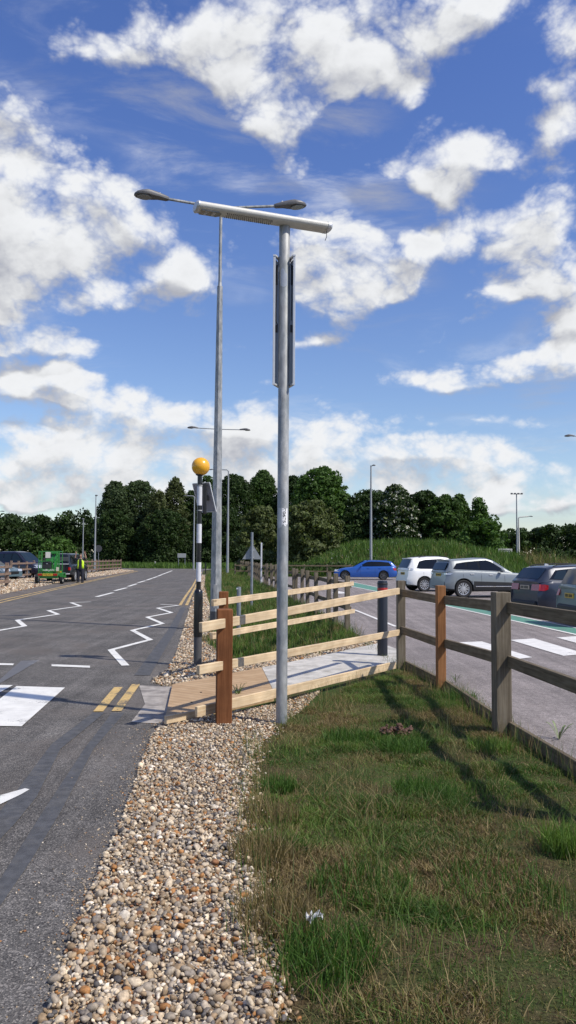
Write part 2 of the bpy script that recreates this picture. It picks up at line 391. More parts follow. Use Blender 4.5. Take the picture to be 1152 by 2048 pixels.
M_blackgloss = pm('black_gloss_paint', (0.006, 0.006, 0.007), 0.30, coat=.15)
M_whiteband = pm('white_band', (0.62, 0.63, 0.66), 0.4, var=.05)
M_greybase = pm('grey_base', (0.07, 0.07, 0.075), 0.5)
M_amber = pm('amber_globe', (0.80, 0.40, 0.02), 0.3, coat=.3, var=.04)
M_navy = pm('dark_bollard', (0.010, 0.012, 0.020), 0.4, coat=.1)
M_red = pm('red_band', (0.40, 0.02, 0.02), 0.35)
M_newx = wood('new_timber_rail', (0.53, 0.39, 0.235), (0.64, 0.51, 0.335), 'x')
M_newz = wood('new_timber_post', (0.50, 0.38, 0.24), (0.62, 0.50, 0.33), 'z')
M_brownz = wood('brown_stained_post', (0.145, 0.052, 0.018), (0.215, 0.085, 0.033), 'z', False)
M_orangez = wood('orange_stained_post', (0.22, 0.095, 0.035), (0.32, 0.15, 0.06), 'z', False)
M_oldz = wood('weathered_post', (0.115, 0.092, 0.062), (0.20, 0.17, 0.125), 'z', False)
M_oldx = wood('weathered_rail', (0.10, 0.075, 0.045), (0.18, 0.145, 0.095), 'x', False)
M_farwood = wood('reddish_weathered_timber', (0.16, 0.105, 0.075), (0.26, 0.19, 0.145), 'x', False)
M_glass = glass_mat('car_glass'); M_glassb = glass_mat('car_glass_blue', (0.015, 0.026, 0.035))
M_tyre = pm('tyre_rubber', (0.012, 0.012, 0.013), 0.8)
M_rim = pm('alloy', (0.55, 0.56, 0.58), 0.3, 0.6)
M_rimd = pm('dark_alloy', (0.14, 0.14, 0.15), 0.3, 0.6)
M_clad = pm('black_cladding', (0.015, 0.016, 0.018), 0.6)
M_chrome = pm('chrome', (0.75, 0.76, 0.78), 0.15, 1.0)
M_tail = pm('tail_light_red', (0.35, 0.01, 0.012), 0.15, coat=.5)
M_headl = pm('headlight', (0.55, 0.58, 0.6), 0.1, 0.3, coat=.5)
M_plate = pm('yellow_number_plate', (0.55, 0.36, 0.03), 0.4)
M_platew = pm('pale_number_plate', (0.45, 0.36, 0.28), 0.4)
M_leaf = tone_mat('foliage', 0.6, 0.30, 0.2, mul=1.2)
M_grassb = tone_mat('grass_blades', 0.6, 0.28, 0.3, mul=1.18)
M_pebble = tone_mat('flint_pebbles', 0.65, 0.0, 0.3, mul=1.05, speck=.25)
M_bark = pm('bark', (0.075, 0.06, 0.045), 0.9, var=.3, bump=.4, bscale=12)
# ---------------------------------------------------------------- noise for scattering
def vnoise(x, y, scale, seed):
    x = np.asarray(x)*scale; y = np.asarray(y)*scale; r = np.random.default_rng(seed).random((256, 256))
    xi = np.floor(x).astype(int); yi = np.floor(y).astype(int); fx = x-xi; fy = y-yi
    fx = fx*fx*(3-2*fx); fy = fy*fy*(3-2*fy)
    g = lambda a, b: r[a % 256, b % 256]
    return (g(xi, yi)*(1-fx)+g(xi+1, yi)*fx)*(1-fy)+(g(xi, yi+1)*(1-fx)+g(xi+1, yi+1)*fx)*fy
def fbm(x, y, scale, seed):
    return (vnoise(x, y, scale, seed)*.55+vnoise(x, y, scale*2.1, seed+1)*.28+vnoise(x, y, scale*4.3, seed+2)*.17)
def sstep(v, a, b): t = np.clip((v-a)/(b-a), 0, 1); return t*t*(3-2*t)
def inside(px, py, poly):
    px = np.asarray(px); py = np.asarray(py); c = np.zeros(px.shape, bool); n = len(poly)
    for i in range(n):
        x1, y1 = poly[i]; x2, y2 = poly[(i+1) % n]
        if y1 == y2: continue
        c ^= ((y1 > py) != (y2 > py)) & (px < (x2-x1)*(py-y1)/(y2-y1)+x1)
    return c
def hgt(x, y):      # height of the land
    x = np.asarray(x, float); y = np.asarray(y, float)
    xx = np.interp(x, [-2, 2, 7, 12, 17, 20, 23, 28, 40, 200], [0, .6, 3.3, 3.75, 3.5, 2.6, 2.05, .9, .5, .3])
    yy = sstep(y, 66, 84)*(1-.35*sstep(y, 130, 200))
    un = (vnoise(x, y, .18, 3)-.5)*.35*sstep(y, 66, 75)
    return xx*yy*.80 + un*(x > 2)
def hz(x, y): return float(hgt(np.array([x]), np.array([y]))[0])

# ---------------------------------------------------------------- ground
def ground_mat():
    m = bpy.data.materials.new('turf_and_soil'); m.use_nodes = True; t = NT(m.node_tree); b = t.n['Principled BSDF']
    tc = t.new('ShaderNodeTexCoord'); v = tc.outputs['Object']
    n = t.noise(v, 1.4, 6, 0.65); c = t.mix(t.ss(n.outputs[0], .42, .6), (0.090, 0.064, 0.036), (0.042, 0.072, 0.018))
    n1 = t.noise(v, 0.11, 4, 0.6); c = t.mix(t.ss(n1.outputs[0], .4, .62, 0, .55), c, (0.075, 0.11, 0.030))
    n2 = t.noise(v, 60, 4, 0.7); c = t.mix(1.0, c, t.ss(n2.outputs[0], .3, .7, .5, 1.3), 'MULTIPLY')
    t.put(b.inputs['Base Color'], c); b.inputs['Roughness'].default_value = .95; b.inputs['Specular IOR Level'].default_value = .1
    bp = t.new('ShaderNodeBump'); bp.inputs['Strength'].default_value = .8; bp.inputs['Distance'].default_value = .02
    t.put(bp.inputs['Height'], n2.outputs[0]); t.l.new(bp.outputs[0], b.inputs['Normal'])
    return m
M_ground = ground_mat()
gx = np.concatenate([[-4000, -1500, -600, -300, -150, -100], np.arange(-80, 120, 2.0), [140, 200, 300, 600, 1500, 4000]])
gy = np.concatenate([[-4000, -600, -100, -20], np.arange(0, 60, 6.0), np.arange(60, 140, 2.0), np.arange(140, 260, 10.), [300, 500, 1000, 2500, 7000]])
X, Y = np.meshgrid(gx, gy); Z = hgt(X, Y)
gv = np.stack([X.ravel(), Y.ravel(), Z.ravel()], 1); nx, ny = len(gx), len(gy)
ii, jj = np.meshgrid(np.arange(nx-1), np.arange(ny-1)); a = (jj*nx+ii).ravel()
struct(raw_mesh('ground', gv, 4, np.stack([a, a+1, a+nx+1, a+nx], 1).ravel(), M_ground, smooth=True))

def sheet(name, pts, z, mat, parent=None, world=False):
    P = [(p[0], p[1]) if world else G(*p) for p in pts]
    b = MB(); b.add([(x, y, z) for x, y in P], [tuple(range(len(P)))])
    o = b.build(name, mat, parent, smooth=False)
    me = o.data
    if me.polygons[0].normal.z < 0: me.flip_normals()
    return o
def off_(p, q, k): return (p[0]+(q[0]-p[0])*k, p[1]+(q[1]-p[1])*k)
def Gs(l): return [G(*p) for p in l]
# road: right edge follows the gravel, left edge beyond the double yellow lines
R_edge = [(-40, 2300), (85, 2048), (150, 1850), (200, 1740), (240, 1650), (275, 1550), (300, 1480), (318, 1448), (300, 1400), (330, 1360), (352, 1310), (372, 1240), (388, 1190), (396, 1168), (404, 1150), (407, 1141)]
road_pts = Gs(R_edge) + [(-9.5, 120), (-60, 135), (-60, 108)] + Gs([(268, 1142), (120, 1170), (0, 1200), (-200, 1245), (-700, 1360)]) + [(-9, 2), (-9, -6), (-.9, -6)]
road = struct(sheet('road', road_pts, .004, M_road, world=True))
dust = struct(sheet('road_edge', Gs([(266, 1141), (150, 1158), (0, 1187), (-250, 1235), (-700, 1330), (-700, 1361), (-200, 1246), (0, 1201), (120, 1171), (269, 1143)]), .0075, M_dust, world=True))
# car park on the right
fenceR = [G(802, 1334), G(1004, 1462)]
def off(p, q, k): return (p[0]+(q[0]-p[0])*k, p[1]+(q[1]-p[1])*k)
cp_l = [off(fenceR[0], fenceR[1], 2.6), fenceR[0], (1.42, 16.6), (-.5, 38), (-4.4, 66)]
cp_pts = [(p[0]+.07, p[1]) for p in cp_l] + [(14, 67), (26, 63), (60, 60), (60, -6), (2.9, -6)]
car_park = struct(sheet('car_park', cp_pts, .004, M_cp, world=True))
cpl = struct(sheet('car_park_beyond_road', [(-13.9, 30), (-18.5, 57), (-21.5, 100), (-90, 104), (-90, 28)], .004, M_cp, world=True))
# tar scars, scraped patches, apron
k = 0
for nm, pts, mt, z in [
    ('tar_strip', [(224, 1427), (250, 1427), (187, 1500), (121, 1627), (60, 1728), (0, 1816), (-60, 1900), (-90, 1880), (-60, 1830), (0, 1762), (85, 1627), (168, 1500)], M_tar, .009),
    ('tar_strip', [(186, 1427), (210, 1427), (121, 1500), (73, 1597), (30, 1650), (-60, 1745), (-90, 1725), (-60, 1690), (0, 1625), (40, 1575), (103, 1490)], M_tar, .0095),
    ('tar_strip', [(268, 1352), (300, 1352), (352, 1262), (372, 1215), (362, 1215), (335, 1262)], M_tar, .009),
    ('scraped_patch', [(-30, 1378), (0, 1360), (42, 1323), (78, 1322), (40, 1345), (0, 1368), (-40, 1392)], M_patch, .010),
    ('concrete_apron', [(278, 1372), (352, 1375), (330, 1449), (262, 1446), (290, 1410)], M_apron, .0085)]:
    o = sheet(nm, pts, z, mt, road)
# white stripes, dashes
for pts in [[(33, 1374), (130, 1377), (43, 1455), (-70, 1453)], [(-70, 1371), (26, 1372), (-10, 1392), (-110, 1392)], [(103, 1330), (180, 1333), (180, 1337), (103, 1334)], [(-40, 1327), (28, 1328.5), (26, 1332), (-40, 1331)],
            [(0, 1594), (50, 1580), (59, 1582), (42, 1592), (0, 1612), (-60, 1642), (-70, 1624)]]:
    sheet('white_stripe', pts, .012, M_white, road)
def line(name, A, B, w, z, mat, parent, world=False):
    p, q = (Vector(A), Vector(B)) if world else (Vector(G(*A)), Vector(G(*B)))
    d = (q-p).normalized(); n = Vector((-d.y, d.x))*w/2
    return sheet(name, [p-n, q-n, q+n, p+n], z, mat, parent, True)
dashes = [((192.7, 1194.2), (225.7, 1185.6)), ((229, 1182), (253.5, 1175.8)), ((256, 1173.4), (273.6, 1167.8)), ((276, 1165.8), (291, 1161.6)), ((293.4, 1160.6), (304.5, 1156.7)), ((305.6, 1156.4), (314.2, 1153.3)), ((316, 1152.6), (324.6, 1149.1)), ((325.3, 1148.7), (344.4, 1141.5))]
for a_, b_ in dashes: line('centre_line_dash', a_, b_, .17, .012, M_white, road)
def poly_line(name, pts, w, z, mat, parent):
    P = [Vector(G(*p)) for p in pts]; b = MB()
    L_, R_ = [], []
    for i, p in enumerate(P):
        d0 = (P[i]-P[i-1]).normalized() if i > 0 else None; d1 = (P[i+1]-P[i]).normalized() if i < len(P)-1 else None
        d0 = d0 or d1; d1 = d1 or d0
        n0 = Vector((-d0.y, d0.x)); n1 = Vector((-d1.y, d1.x)); m = (n0+n1)
        if m.length < .25: m = n0*.25
        m = m.normalized(); k_ = min(w/2/max(.3, m.dot(n0)), w*1.6)
        L_.append(p+m*k_); R_.append(p-m*k_)
    vs = [(p.x, p.y, z) for p in L_]+[(p.x, p.y, z) for p in R_]; n = len(P)
    b.add(vs, [(i, n+i, n+i+1, i+1) for i in range(n-1)])
    o = b.build(name, mat, parent, smooth=False)
    for f in o.data.polygons:
        if f.normal.z < 0: o.data.flip_normals(); break
    return o
poly_line('zigzag_line', [(251, 1332.5), (222, 1301), (300, 1280.5), (265, 1261.5), (325, 1248), (294.5, 1235), (343, 1226), (315, 1216.6), (357, 1211.3), (321, 1209.2)], .115, .012, M_white, road)
poly_line('zigzag_line', [(-60, 1270), (0, 1261.5), (49, 1253), (34.7, 1241), (116, 1229.4), (97, 1221.8), (161, 1212.8), (142, 1205.8), (182, 1204.2)], .125, .012, M_white, road)
line('yellow_line', (237, 1376), (196, 1425), .10, .012, M_yellow, road); line('yellow_line', (272, 1370), (233, 1424), .10, .012, M_yellow, road)
for k_ in (0, 1): poly_line('yellow_line', [(360+k_*13, 1211), (372+k_*10, 1192), (386+k_*6, 1172), (396+k_*4, 1152), (400+k_*3, 1144)], .10, .012, M_yellow, road)
poly_line('yellow_line', [(-200, 1252), (0, 1206), (100, 1182), (180, 1163.5), (276, 1142.6)], .11, .012, M_yellow, road)
poly_line('yellow_line', [(-200, 1245.5), (0, 1201.5), (100, 1179), (180, 1161.5), (274, 1141.8)], .11, .012, M_yellow, road)
line('kerb_line', (262, 1141), (420, 1139.5), .35, .02, M_conc, road)
# car park markings
cpq = [(700, 1163.5), (810, 1187), (1014, 1229), (1152, 1257), (1400, 1308)]; cpb = [(690, 1170.5), (807, 1194), (871, 1207.5), (1152, 1270), (1400, 1325)]
sheet('green_strip', cpq+cpb[::-1], .008, M_green, car_park)
poly_line('white_edge_line', cpb, .10, .012, M_whitecp, car_park); poly_line('white_edge_line', [(p[0], p[1]-.3) for p in cpq], .08, .012, M_whitecp, car_park)
for pts in [[(911, 1286), (964, 1284), (1065, 1316), (1020, 1321)], [(1020, 1281), (1068, 1278), (1172, 1309), (1127, 1313)], [(1113, 1276), (1160, 1273), (1270, 1303), (1225, 1307)]]:
    sheet('zebra_stripe', pts, .012, M_whitecp, car_park)
poly_line('white_edge_line', [(640, 1203), (711, 1221), (792, 1254)], .10, .012, M_whitecp, car_park)
sheet('arrow_marking', [(664, 1186), (676, 1182.5), (699, 1187), (672, 1188)], .012, M_whitecp, car_park)

# crossing path: buff tactile slab then smooth concrete, between timber edges
def slab(name, pts, z0, z1, mat, parent=None):
    P = Gs(pts); b = MB(); b.prism([(x, y, z0) for x, y in P], (0, 0, z1-z0)); return b.build(name, mat, parent, smooth=False)
def tactile():
    m = bpy.data.materials.new('buff_tactile_paving'); m.use_nodes = True; t = NT(m.node_tree); b = t.n['Principled BSDF']
    tc = t.new('ShaderNodeTexCoord'); v = tc.outputs['Object']
    rt = t.new('ShaderNodeMapping'); t.put(rt.inputs[0], v); rt.inputs['Rotation'].default_value = (0, 0, R(-55))
    w = t.new('ShaderNodeTexWave', wave_type='BANDS'); t.put(w.inputs[0], rt.outputs[0]); w.inputs['Scale'].default_value = 2.6; w.inputs['Distortion'].default_value = .6
    n = t.noise(v, 4, 5, .6)
    c = t.mix(t.ss(n.outputs[0], .3, .7), (0.36, 0.235, 0.125), (0.46, 0.32, 0.185)); c = t.mix(t.ss(w.outputs[1], .35, .6, .22, 0), c, (0.17, 0.10, 0.05))
    t.put(b.inputs['Base Color'], c); b.inputs['Roughness'].default_value = .85; return m
path = struct(slab('path', [(524, 1342), (640, 1318), (760, 1291), (800, 1306), (795, 1329), (700, 1352), (548, 1392)], .0, .05, M_conc))
pave = slab('tactile_paving', [(345, 1377), (523, 1342), (547, 1392), (548, 1402), (392, 1436), (330, 1447)], .0, .052, tactile(), path)
tb = MB(); 
for (px, py) in [(352, 1428), (366, 1425), (383, 1405), (402, 1385), (445, 1368)]:
    x, y = G(px, py, .052); tb.lathe([(0.0005, .0), (.012, .0), (.012, .006), (.0005, .007)], 8, c=(x, y, .0525))
tb.build('paving_stud', M_black, path)

# ---------------------------------------------------------------- gravel
ico_v = np.array([(-.5257,0,.8507),(.5257,0,.8507),(-.5257,0,-.8507),(.5257,0,-.8507),(0,.8507,.5257),(0,.8507,-.5257),(0,-.8507,.5257),(0,-.8507,-.5257),(.8507,.5257,0),(-.8507,.5257,0),(.8507,-.5257,0),(-.8507,-.5257,0)])
ico_f = np.array([(0,4,1),(0,9,4),(9,5,4),(4,5,8),(4,8,1),(8,10,1),(8,3,10),(5,3,8),(5,2,3),(2,7,3),(7,10,3),(7,6,10),(7,11,6),(11,0,6),(0,1,6),(6,1,10),(9,0,11),(9,11,2),(9,2,5),(7,2,11)])
def subdiv(v, f):
    v = list(map(tuple, v)); cache = {}; nf = []
    def mid(a, b):
        k = (min(a, b), max(a, b))
        if k not in cache:
            p = np.array(v[a])+np.array(v[b]); p /= np.linalg.norm(p); v.append(tuple(p)); cache[k] = len(v)-1
        return cache[k]
    for a, b, c in f:
        d, e, g = mid(a, b), mid(b, c), mid(c, a); nf += [(a, d, g), (b, e, d), (c, g, e), (d, e, g)]
    return np.array(v), np.array(nf)
ico1_v, ico1_f = subdiv(ico_v, ico_f)
PAL = np.array([(.58,.50,.38),(.44,.36,.26),(.62,.57,.49),(.34,.26,.17),(.26,.19,.12),(.32,.16,.06),(.30,.26,.21),(.22,.195,.17),(.10,.095,.095),(.48,.41,.31),(.36,.31,.25),(.22,.11,.055)])
PAL = PAL*np.array([1.04, 1.0, .94])
PW = np.array([.11,.14,.06,.13,.11,.07,.11,.09,.06,.06,.05,.03]); PW /= PW.sum()
def pebbles(pos, size, tv, tf, seed):
    r = np.random.default_rng(seed); n = len(pos); m = len(tv)
    sc = np.stack([size*r.uniform(.8, 1.25, n), size*r.uniform(.62, .95, n), size*r.uniform(.4, .72, n)], 1)
    lump = 1+r.normal(0, .105, (n, m, 1)) if m > 12 else 1+r.normal(0, .12, (n, m, 1))
    v = tv[None]*lump*sc[:, None, :]
    a, b, g = r.uniform(0, 2*np.pi, n), r.normal(0, .45, n), r.normal(0, .45, n)
    ca, sa, cb, sb, cg_, sg = np.cos(a), np.sin(a), np.cos(b), np.sin(b), np.cos(g), np.sin(g)
    y, z = v[..., 1]*cb[:, None]-v[..., 2]*sb[:, None], v[..., 1]*sb[:, None]+v[..., 2]*cb[:, None]
    x = v[..., 0]*cg_[:, None]+z*sg[:, None]; z = -v[..., 0]*sg[:, None]+z*cg_[:, None]
    X_, Y_ = x*ca[:, None]-y*sa[:, None], x*sa[:, None]+y*ca[:, None]
    V = np.stack([X_, Y_, z], 2)+pos[:, None, :]
    F = (tf[None]+(np.arange(n)*m)[:, None, None]).reshape(-1)
    c = PAL[r.choice(len(PAL), n, p=PW)]*r.uniform(.75, 1.15, (n, 1)); c = np.repeat(c, m, 0)
    return V.reshape(-1, 3), F, c
def scatter(poly, spacing, seed, jit=.5):
    r = np.random.default_rng(seed); xs = [p[0] for p in poly]; ys = [p[1] for p in poly]
    gx_, gy_ = np.meshgrid(np.arange(min(xs), max(xs), spacing), np.arange(min(ys), max(ys), spacing))
    x = gx_.ravel()+r.uniform(-jit, jit, gx_.size)*spacing; y = gy_.ravel()+r.uniform(-jit, jit, gx_.size)*spacing
    k_ = inside(x, y, poly); return x[k_], y[k_]
near_gravel = Gs([(60, 2100), (85, 2048), (150, 1850), (200, 1740), (240, 1650), (275, 1550), (300, 1480), (318, 1450), (395, 1440), (560, 1410), (640, 1385), (600, 1425), (548, 1455), (508, 1490), (497, 1560), (500, 1700), (520, 1850), (550, 2048), (560, 2110)])
M_bed = pm('gravel_bed', (0.30, 0.25, 0.19), .95, var=.5, vscale=14, bump=1.0, bscale=45)
struct(sheet('gravel_bed', near_gravel, .005, M_bed, world=True))
Vs, Fs, Cs, o0 = [], [], [], 0
def acc(v, f, c):
    global o0
    Vs.append(v); Fs.append(f+o0); Cs.append(c); o0 += len(v)
def ragged(x, y, poly_in):        # fray the edges of a strip
    return fbm(x, y, 3.0, 5)
x, y = scatter(near_gravel, .0195, 1)
near = y < 5.2
for lay in (0, 1):
    if lay: x, y = scatter(near_gravel, .0245, 2); near = y < 5.2
    size = np.clip(np.random.default_rng(3+lay).lognormal(math.log(.0096 if lay == 0 else .0103), .42, len(x)), .005, .028)
    z = np.random.default_rng(4+lay).uniform(.004, .016, len(x))+lay*.014
    P = np.stack([x, y, z], 1)
    v, f, c = pebbles(P[near], size[near], ico1_v, ico1_f, 20+lay); acc(v, f, c)
    v, f, c = pebbles(P[~near], size[~near]*1.05, ico_v, ico_f, 30+lay); acc(v, f, c)
# strays on the road and in the turf
r5 = np.random.default_rng(9); E = [G(*p) for p in [(85, 2048), (150, 1850), (200, 1740), (240, 1650), (275, 1550), (300, 1480), (318, 1448)]]
sx, sy = [], []
for i in range(900):
    k_ = r5.integers(0, len(E)-1); t_ = r5.random(); p = off(E[k_], E[k_+1], t_)
    sx.append(p[0]-abs(r5.normal(0, .04))-r5.random()**5*.45); sy.append(p[1])
P = np.stack([sx, sy, np.full(900, .006)], 1); v, f, c = pebbles(P, np.clip(r5.lognormal(math.log(.0035), .45, 900), .002, .012), ico1_v, ico1_f, 41); acc(v, f, c)
E2 = [G(*p) for p in [(550, 2048), (520, 1850), (500, 1700), (497, 1560), (508, 1490), (548, 1455)]]; sx, sy = [], []
for i in range(700):
    k_ = r5.integers(0, len(E2)-1); p = off_(E2[k_], E2[k_+1], r5.random()); sx.append(p[0]+abs(r5.normal(0, .045))); sy.append(p[1])
P = np.stack([sx, sy, np.full(700, .010)], 1); v, f, c = pebbles(P, r5.uniform(.006, .014, 700), ico1_v, ico1_f, 43); acc(v, f, c)
# far strip on both sides of the crossing
far_gravel = Gs([(300, 1366), (335, 1342), (352, 1310), (372, 1240), (388, 1190), (396, 1168), (404, 1150), (410, 1150), (408, 1175), (420, 1215), (436, 1262), (445, 1300), (470, 1330), (560, 1312), (655, 1290), (700, 1281), (770, 1270), (757, 1290), (640, 1316), (524, 1341), (345, 1376)])
struct(sheet('gravel_bed', far_gravel, .0045, M_bed, world=True))
x, y = scatter(far_gravel, .034, 6); kk = (y < 24) & ((y < 15) | (np.random.default_rng(1).random(len(y)) < .75)); x, y = x[kk], y[kk]
rr = np.random.default_rng(8)
P = np.stack([x, y, rr.uniform(.006, .03, len(x))], 1); v, f, c = pebbles(P, np.clip(rr.lognormal(math.log(.019), .28, len(x)), .01, .04), ico_v, ico_f, 50); acc(v, f, c)
x, y = scatter(far_gravel, .09, 7); kk = y >= 24; x, y = x[kk], y[kk]
P = np.stack([x, y, rr.uniform(.0, .03, len(x))], 1); v, f, c = pebbles(P, rr.uniform(.03, .055, len(x)), ico_v, ico_f, 51); acc(v, f, c)
tag(raw_mesh('gravel', np.concatenate(Vs), 3, np.concatenate(Fs), M_pebble, cols=np.concatenate(Cs), smooth=False), kind='stuff', label='flint gravel strip between the road and the grass verge', cat='gravel')
left_gravel = Gs([(-260, 1240), (0, 1190), (150, 1159), (225, 1149), (269, 1141.5), (238, 1139), (150, 1151), (60, 1157), (0, 1162), (-260, 1190)])
struct(sheet('gravel_bed', left_gravel, .008, M_bed, world=True))
x, y = scatter(left_gravel, .105, 12); kk = np.random.default_rng(2).random(len(x)) < .8; x, y = x[kk], y[kk]
P = np.stack([x, y, rr.uniform(.0, .05, len(x))], 1); v, f, c = pebbles(P, rr.uniform(.03, .065, len(x)), ico_v, ico_f, 52)
tag(raw_mesh('gravel', v, 3, f, M_pebble, cols=c*1.1), kind='stuff', label='pale stones along the foot of the fence across the road', cat='gravel')

# ---------------------------------------------------------------- grass
def blades(x, y, z, h, w, col, seed, lean=.35):
    r = np.random.default_rng(seed); n = len(x); a = r.uniform(0, 2*np.pi, n); ln = np.abs(r.normal(0, lean, n))*h
    la = r.uniform(0, 2*np.pi, n); dx, dy = np.cos(la)*ln, np.sin(la)*ln; wx, wy = np.cos(a)*w/2, np.sin(a)*w/2
    V = np.empty((n, 6, 3))
    for i, (k1, k2, kw) in enumerate([(0, 0, 1), (.35, .55, .8), (1, 1, .12)]):
        V[:, 2*i] = np.stack([x+dx*k1-wx*kw, y+dy*k1-wy*kw, z+h*k2], 1); V[:, 2*i+1] = np.stack([x+dx*k1+wx*kw, y+dy*k1+wy*kw, z+h*k2], 1)
    b = np.arange(n)*6
    F = np.stack([b, b+1, b+3, b+2, b+2, b+3, b+5, b+4], 1).ravel()
    return V.reshape(-1, 3), F, np.repeat(col, 6, 0)
GREEN = np.array((.050, .102, .018)); LGREEN = np.array((.100, .165, .030)); STRAW = np.array((.25, .19, .09)); BROWN = np.array((.105, .070, .036)); DEEP = np.array((.030, .066, .016))
def gcol(x, y, n, seed, dry=.5):
    r = np.random.default_rng(seed)
    k = sstep(fbm(x, y, 1.7, seed)+r.normal(0, .10, n), .60-dry*.35, .72-dry*.35+max(0, dry)*.12)[:, None]     # dry fraction
    g = sstep(fbm(x, y, 2.6, seed+7)+r.normal(0, .06, n), .45, .60)[:, None]
    s = r.random(n)[:, None] < .55
    c = (GREEN*(1-g)+LGREEN*g)*(1-k)+np.where(s, STRAW, BROWN)*k
    dd = (r.random(n)[:, None] < (.12 if dry > -.6 else .0)); c = np.where(dd, STRAW*.9, c)
    return c*r.uniform(.7, 1.25, (n, 1)), k[:, 0]
def grass(poly, dens, hm, w, seed, dry, zf=None, lean=.4):
    r = np.random.default_rng(seed); P = np.array(poly); x0, y0 = P.min(0); x1, y1 = P.max(0); n = int((x1-x0)*(y1-y0)*dens)
    x, y = r.uniform(x0, x1, n), r.uniform(y0, y1, n); kk = inside(x, y, poly); x, y = x[kk], y[kk]; n = len(x)
    cl = fbm(x, y, 2.1, seed+3); keep = r.random(n) < .38+1.0*sstep(cl, .30, .60); x, y, cl = x[keep], y[keep], cl[keep]; n = len(x)
    c, k = gcol(x, y, n, seed, dry)
    h = hm*(.40+1.7*sstep(cl, .42, .7))*r.uniform(.5, 1.25, n)*(1-.35*k)
    z = zf(x, y) if zf else np.zeros(n)
    return blades(x, y, z-.003, h, w*r.uniform(.7, 1.3, n), c, seed+1, lean)
parts = []
verge_poly = Gs([(548, 2048), (515, 1850), (497, 1700), (492, 1560), (502, 1492), (545, 1458), (600, 1425), (680, 1385), (800, 1345)]) + [(1.66, 11.3), (1.80, 9.8), (2.02, 7.2), (2.2, 5.2), (2.4, 2.2), (-.02, 2.2)]
parts.append(grass([p for p in verge_poly], 16000, .030, .0048, 60, .58, lean=1.1))
parts.append(grass([p for p in verge_poly], 1300, .070, .0036, 61, .6, lean=.9))
# ranker tufts
r6 = np.random.default_rng(66)
for (px, py, rad, hh, num, tone) in [(640, 1960, .17, .10, 260, 0), (1125, 1705, .12, .16, 420, 1), (560, 1580, .13, .10, 400, 0), (850, 1590, .22, .11, 700, 0), (800, 1500, .22, .10, 600, 0), (700, 1480, .25, .10, 700, 0), (980, 1500, .2, .1, 500, 1), (660, 1920, .2, .13, 500, 0), (1000, 1780, .3, .09, 500, 0), (720, 1780, .25, .10, 500, 0), (900, 1400, .3, .12, 600, 0), (560, 1850, .2, .14, 500, 2), (520, 1720, .18, .15, 400, 2), (540, 1640, .18, .14, 300, 2)]:
    cx, cy = G(px, py); a = r6.uniform(0, 6.28, num); rd = rad*np.sqrt(r6.random(num)); x, y = cx+np.cos(a)*rd, cy+np.sin(a)*rd
    if tone == 2: c = (STRAW*.75)[None]*r6.uniform(.6, 1.2, (num, 1))
    else: c = (LGREEN if tone else GREEN*1.1)[None]*r6.uniform(.7, 1.3, (num, 1))
    parts.append(blades(x, y, np.zeros(num), hh*r6.uniform(.5, 1.2, num), np.full(num, .0052), c, r6.integers(999), .55))
# tall dry stems along the boards
def along(p, q, n, spread, r):
    t_ = r.random(n); return p[0]+(q[0]-p[0])*t_+r.normal(0, spread, n), p[1]+(q[1]-p[1])*t_+r.normal(0, spread*.5, n)
for p, q, n, s_ in [(G(1004, 1462), (2.2, 5), 260, .07), (G(802, 1337), G(1004, 1462), 420, .09), (G(560, 1440), G(800, 1340), 240, .10), (G(505, 1490), G(520, 1950), 500, .07)]:
    x, y = along(p, q, n, s_, r6); x = x-(.06 if p[0] > 1 else 0); c = np.where(r6.random((n, 1)) < .5, STRAW, GREEN*1.2)*r6.uniform(.7, 1.2, (n, 1))
    parts.append(blades(x, y, np.zeros(n), r6.uniform(.08, .24, n), np.full(n, .0032), c, r6.integers(999), .35))
def join(ps):
    vs, fs, cs, b = [], [], [], 0
    for v, f, c in ps: vs.append(v); fs.append(f+b); cs.append(c); b += len(v)
    return np.concatenate(vs), np.concatenate(fs), np.concatenate(cs)
v, f, c = join(parts)
tag(raw_mesh('grass', v, 4, f, M_grassb, cols=c), kind='stuff', label='patchy green and dry brown grass of the near verge', cat='grass')
mid = Gs([(440, 1290), (437, 1262), (420, 1215), (410, 1160)]) + [(-9, 95), (-6, 95), (-1, 42), (1.28, 16.9), (1.40, 15.4), (.6, 13.2), (-.9, 12.2)]
parts = [grass([p for p in mid if p[1] < 900], 260, .12, .014, 70, .1)]
sub = [p for p in mid if p[1] < 30]; sub2 = [(-1.6, 15), (-2.6, 30), (.2, 30), (1.28, 16.9), (1.4, 15.4), (.6, 13.2), (-.75, 12.2)]
parts.append(grass(sub2, 1300, .10, .008, 71, .1))
x, y = along((1.35, 16.5), (-1.0, 42), 1500, .12, r6); n = 1500; c = np.where(r6.random((n, 1)) < .3, STRAW, GREEN)*r6.uniform(.7, 1.2, (n, 1)); parts.append(blades(x, y, np.zeros(n), r6.uniform(.08, .3, n), np.full(n, .009), c, 5))
x, y = along((1.58, 11.8), (1.42, 16.5), 250, .05, r6); n = 250; c = np.where(r6.random((n, 1)) < .3, STRAW, GREEN)*r6.uniform(.7, 1.2, (n, 1)); parts.append(blades(x, y, np.zeros(n), r6.uniform(.04, .14, n), np.full(n, .006), c, 6))
v, f, c = join(parts)
tag(raw_mesh('grass', v, 4, f, M_grassb, cols=c), kind='stuff', label='green grass verge running away beyond the crossing path', cat='grass')
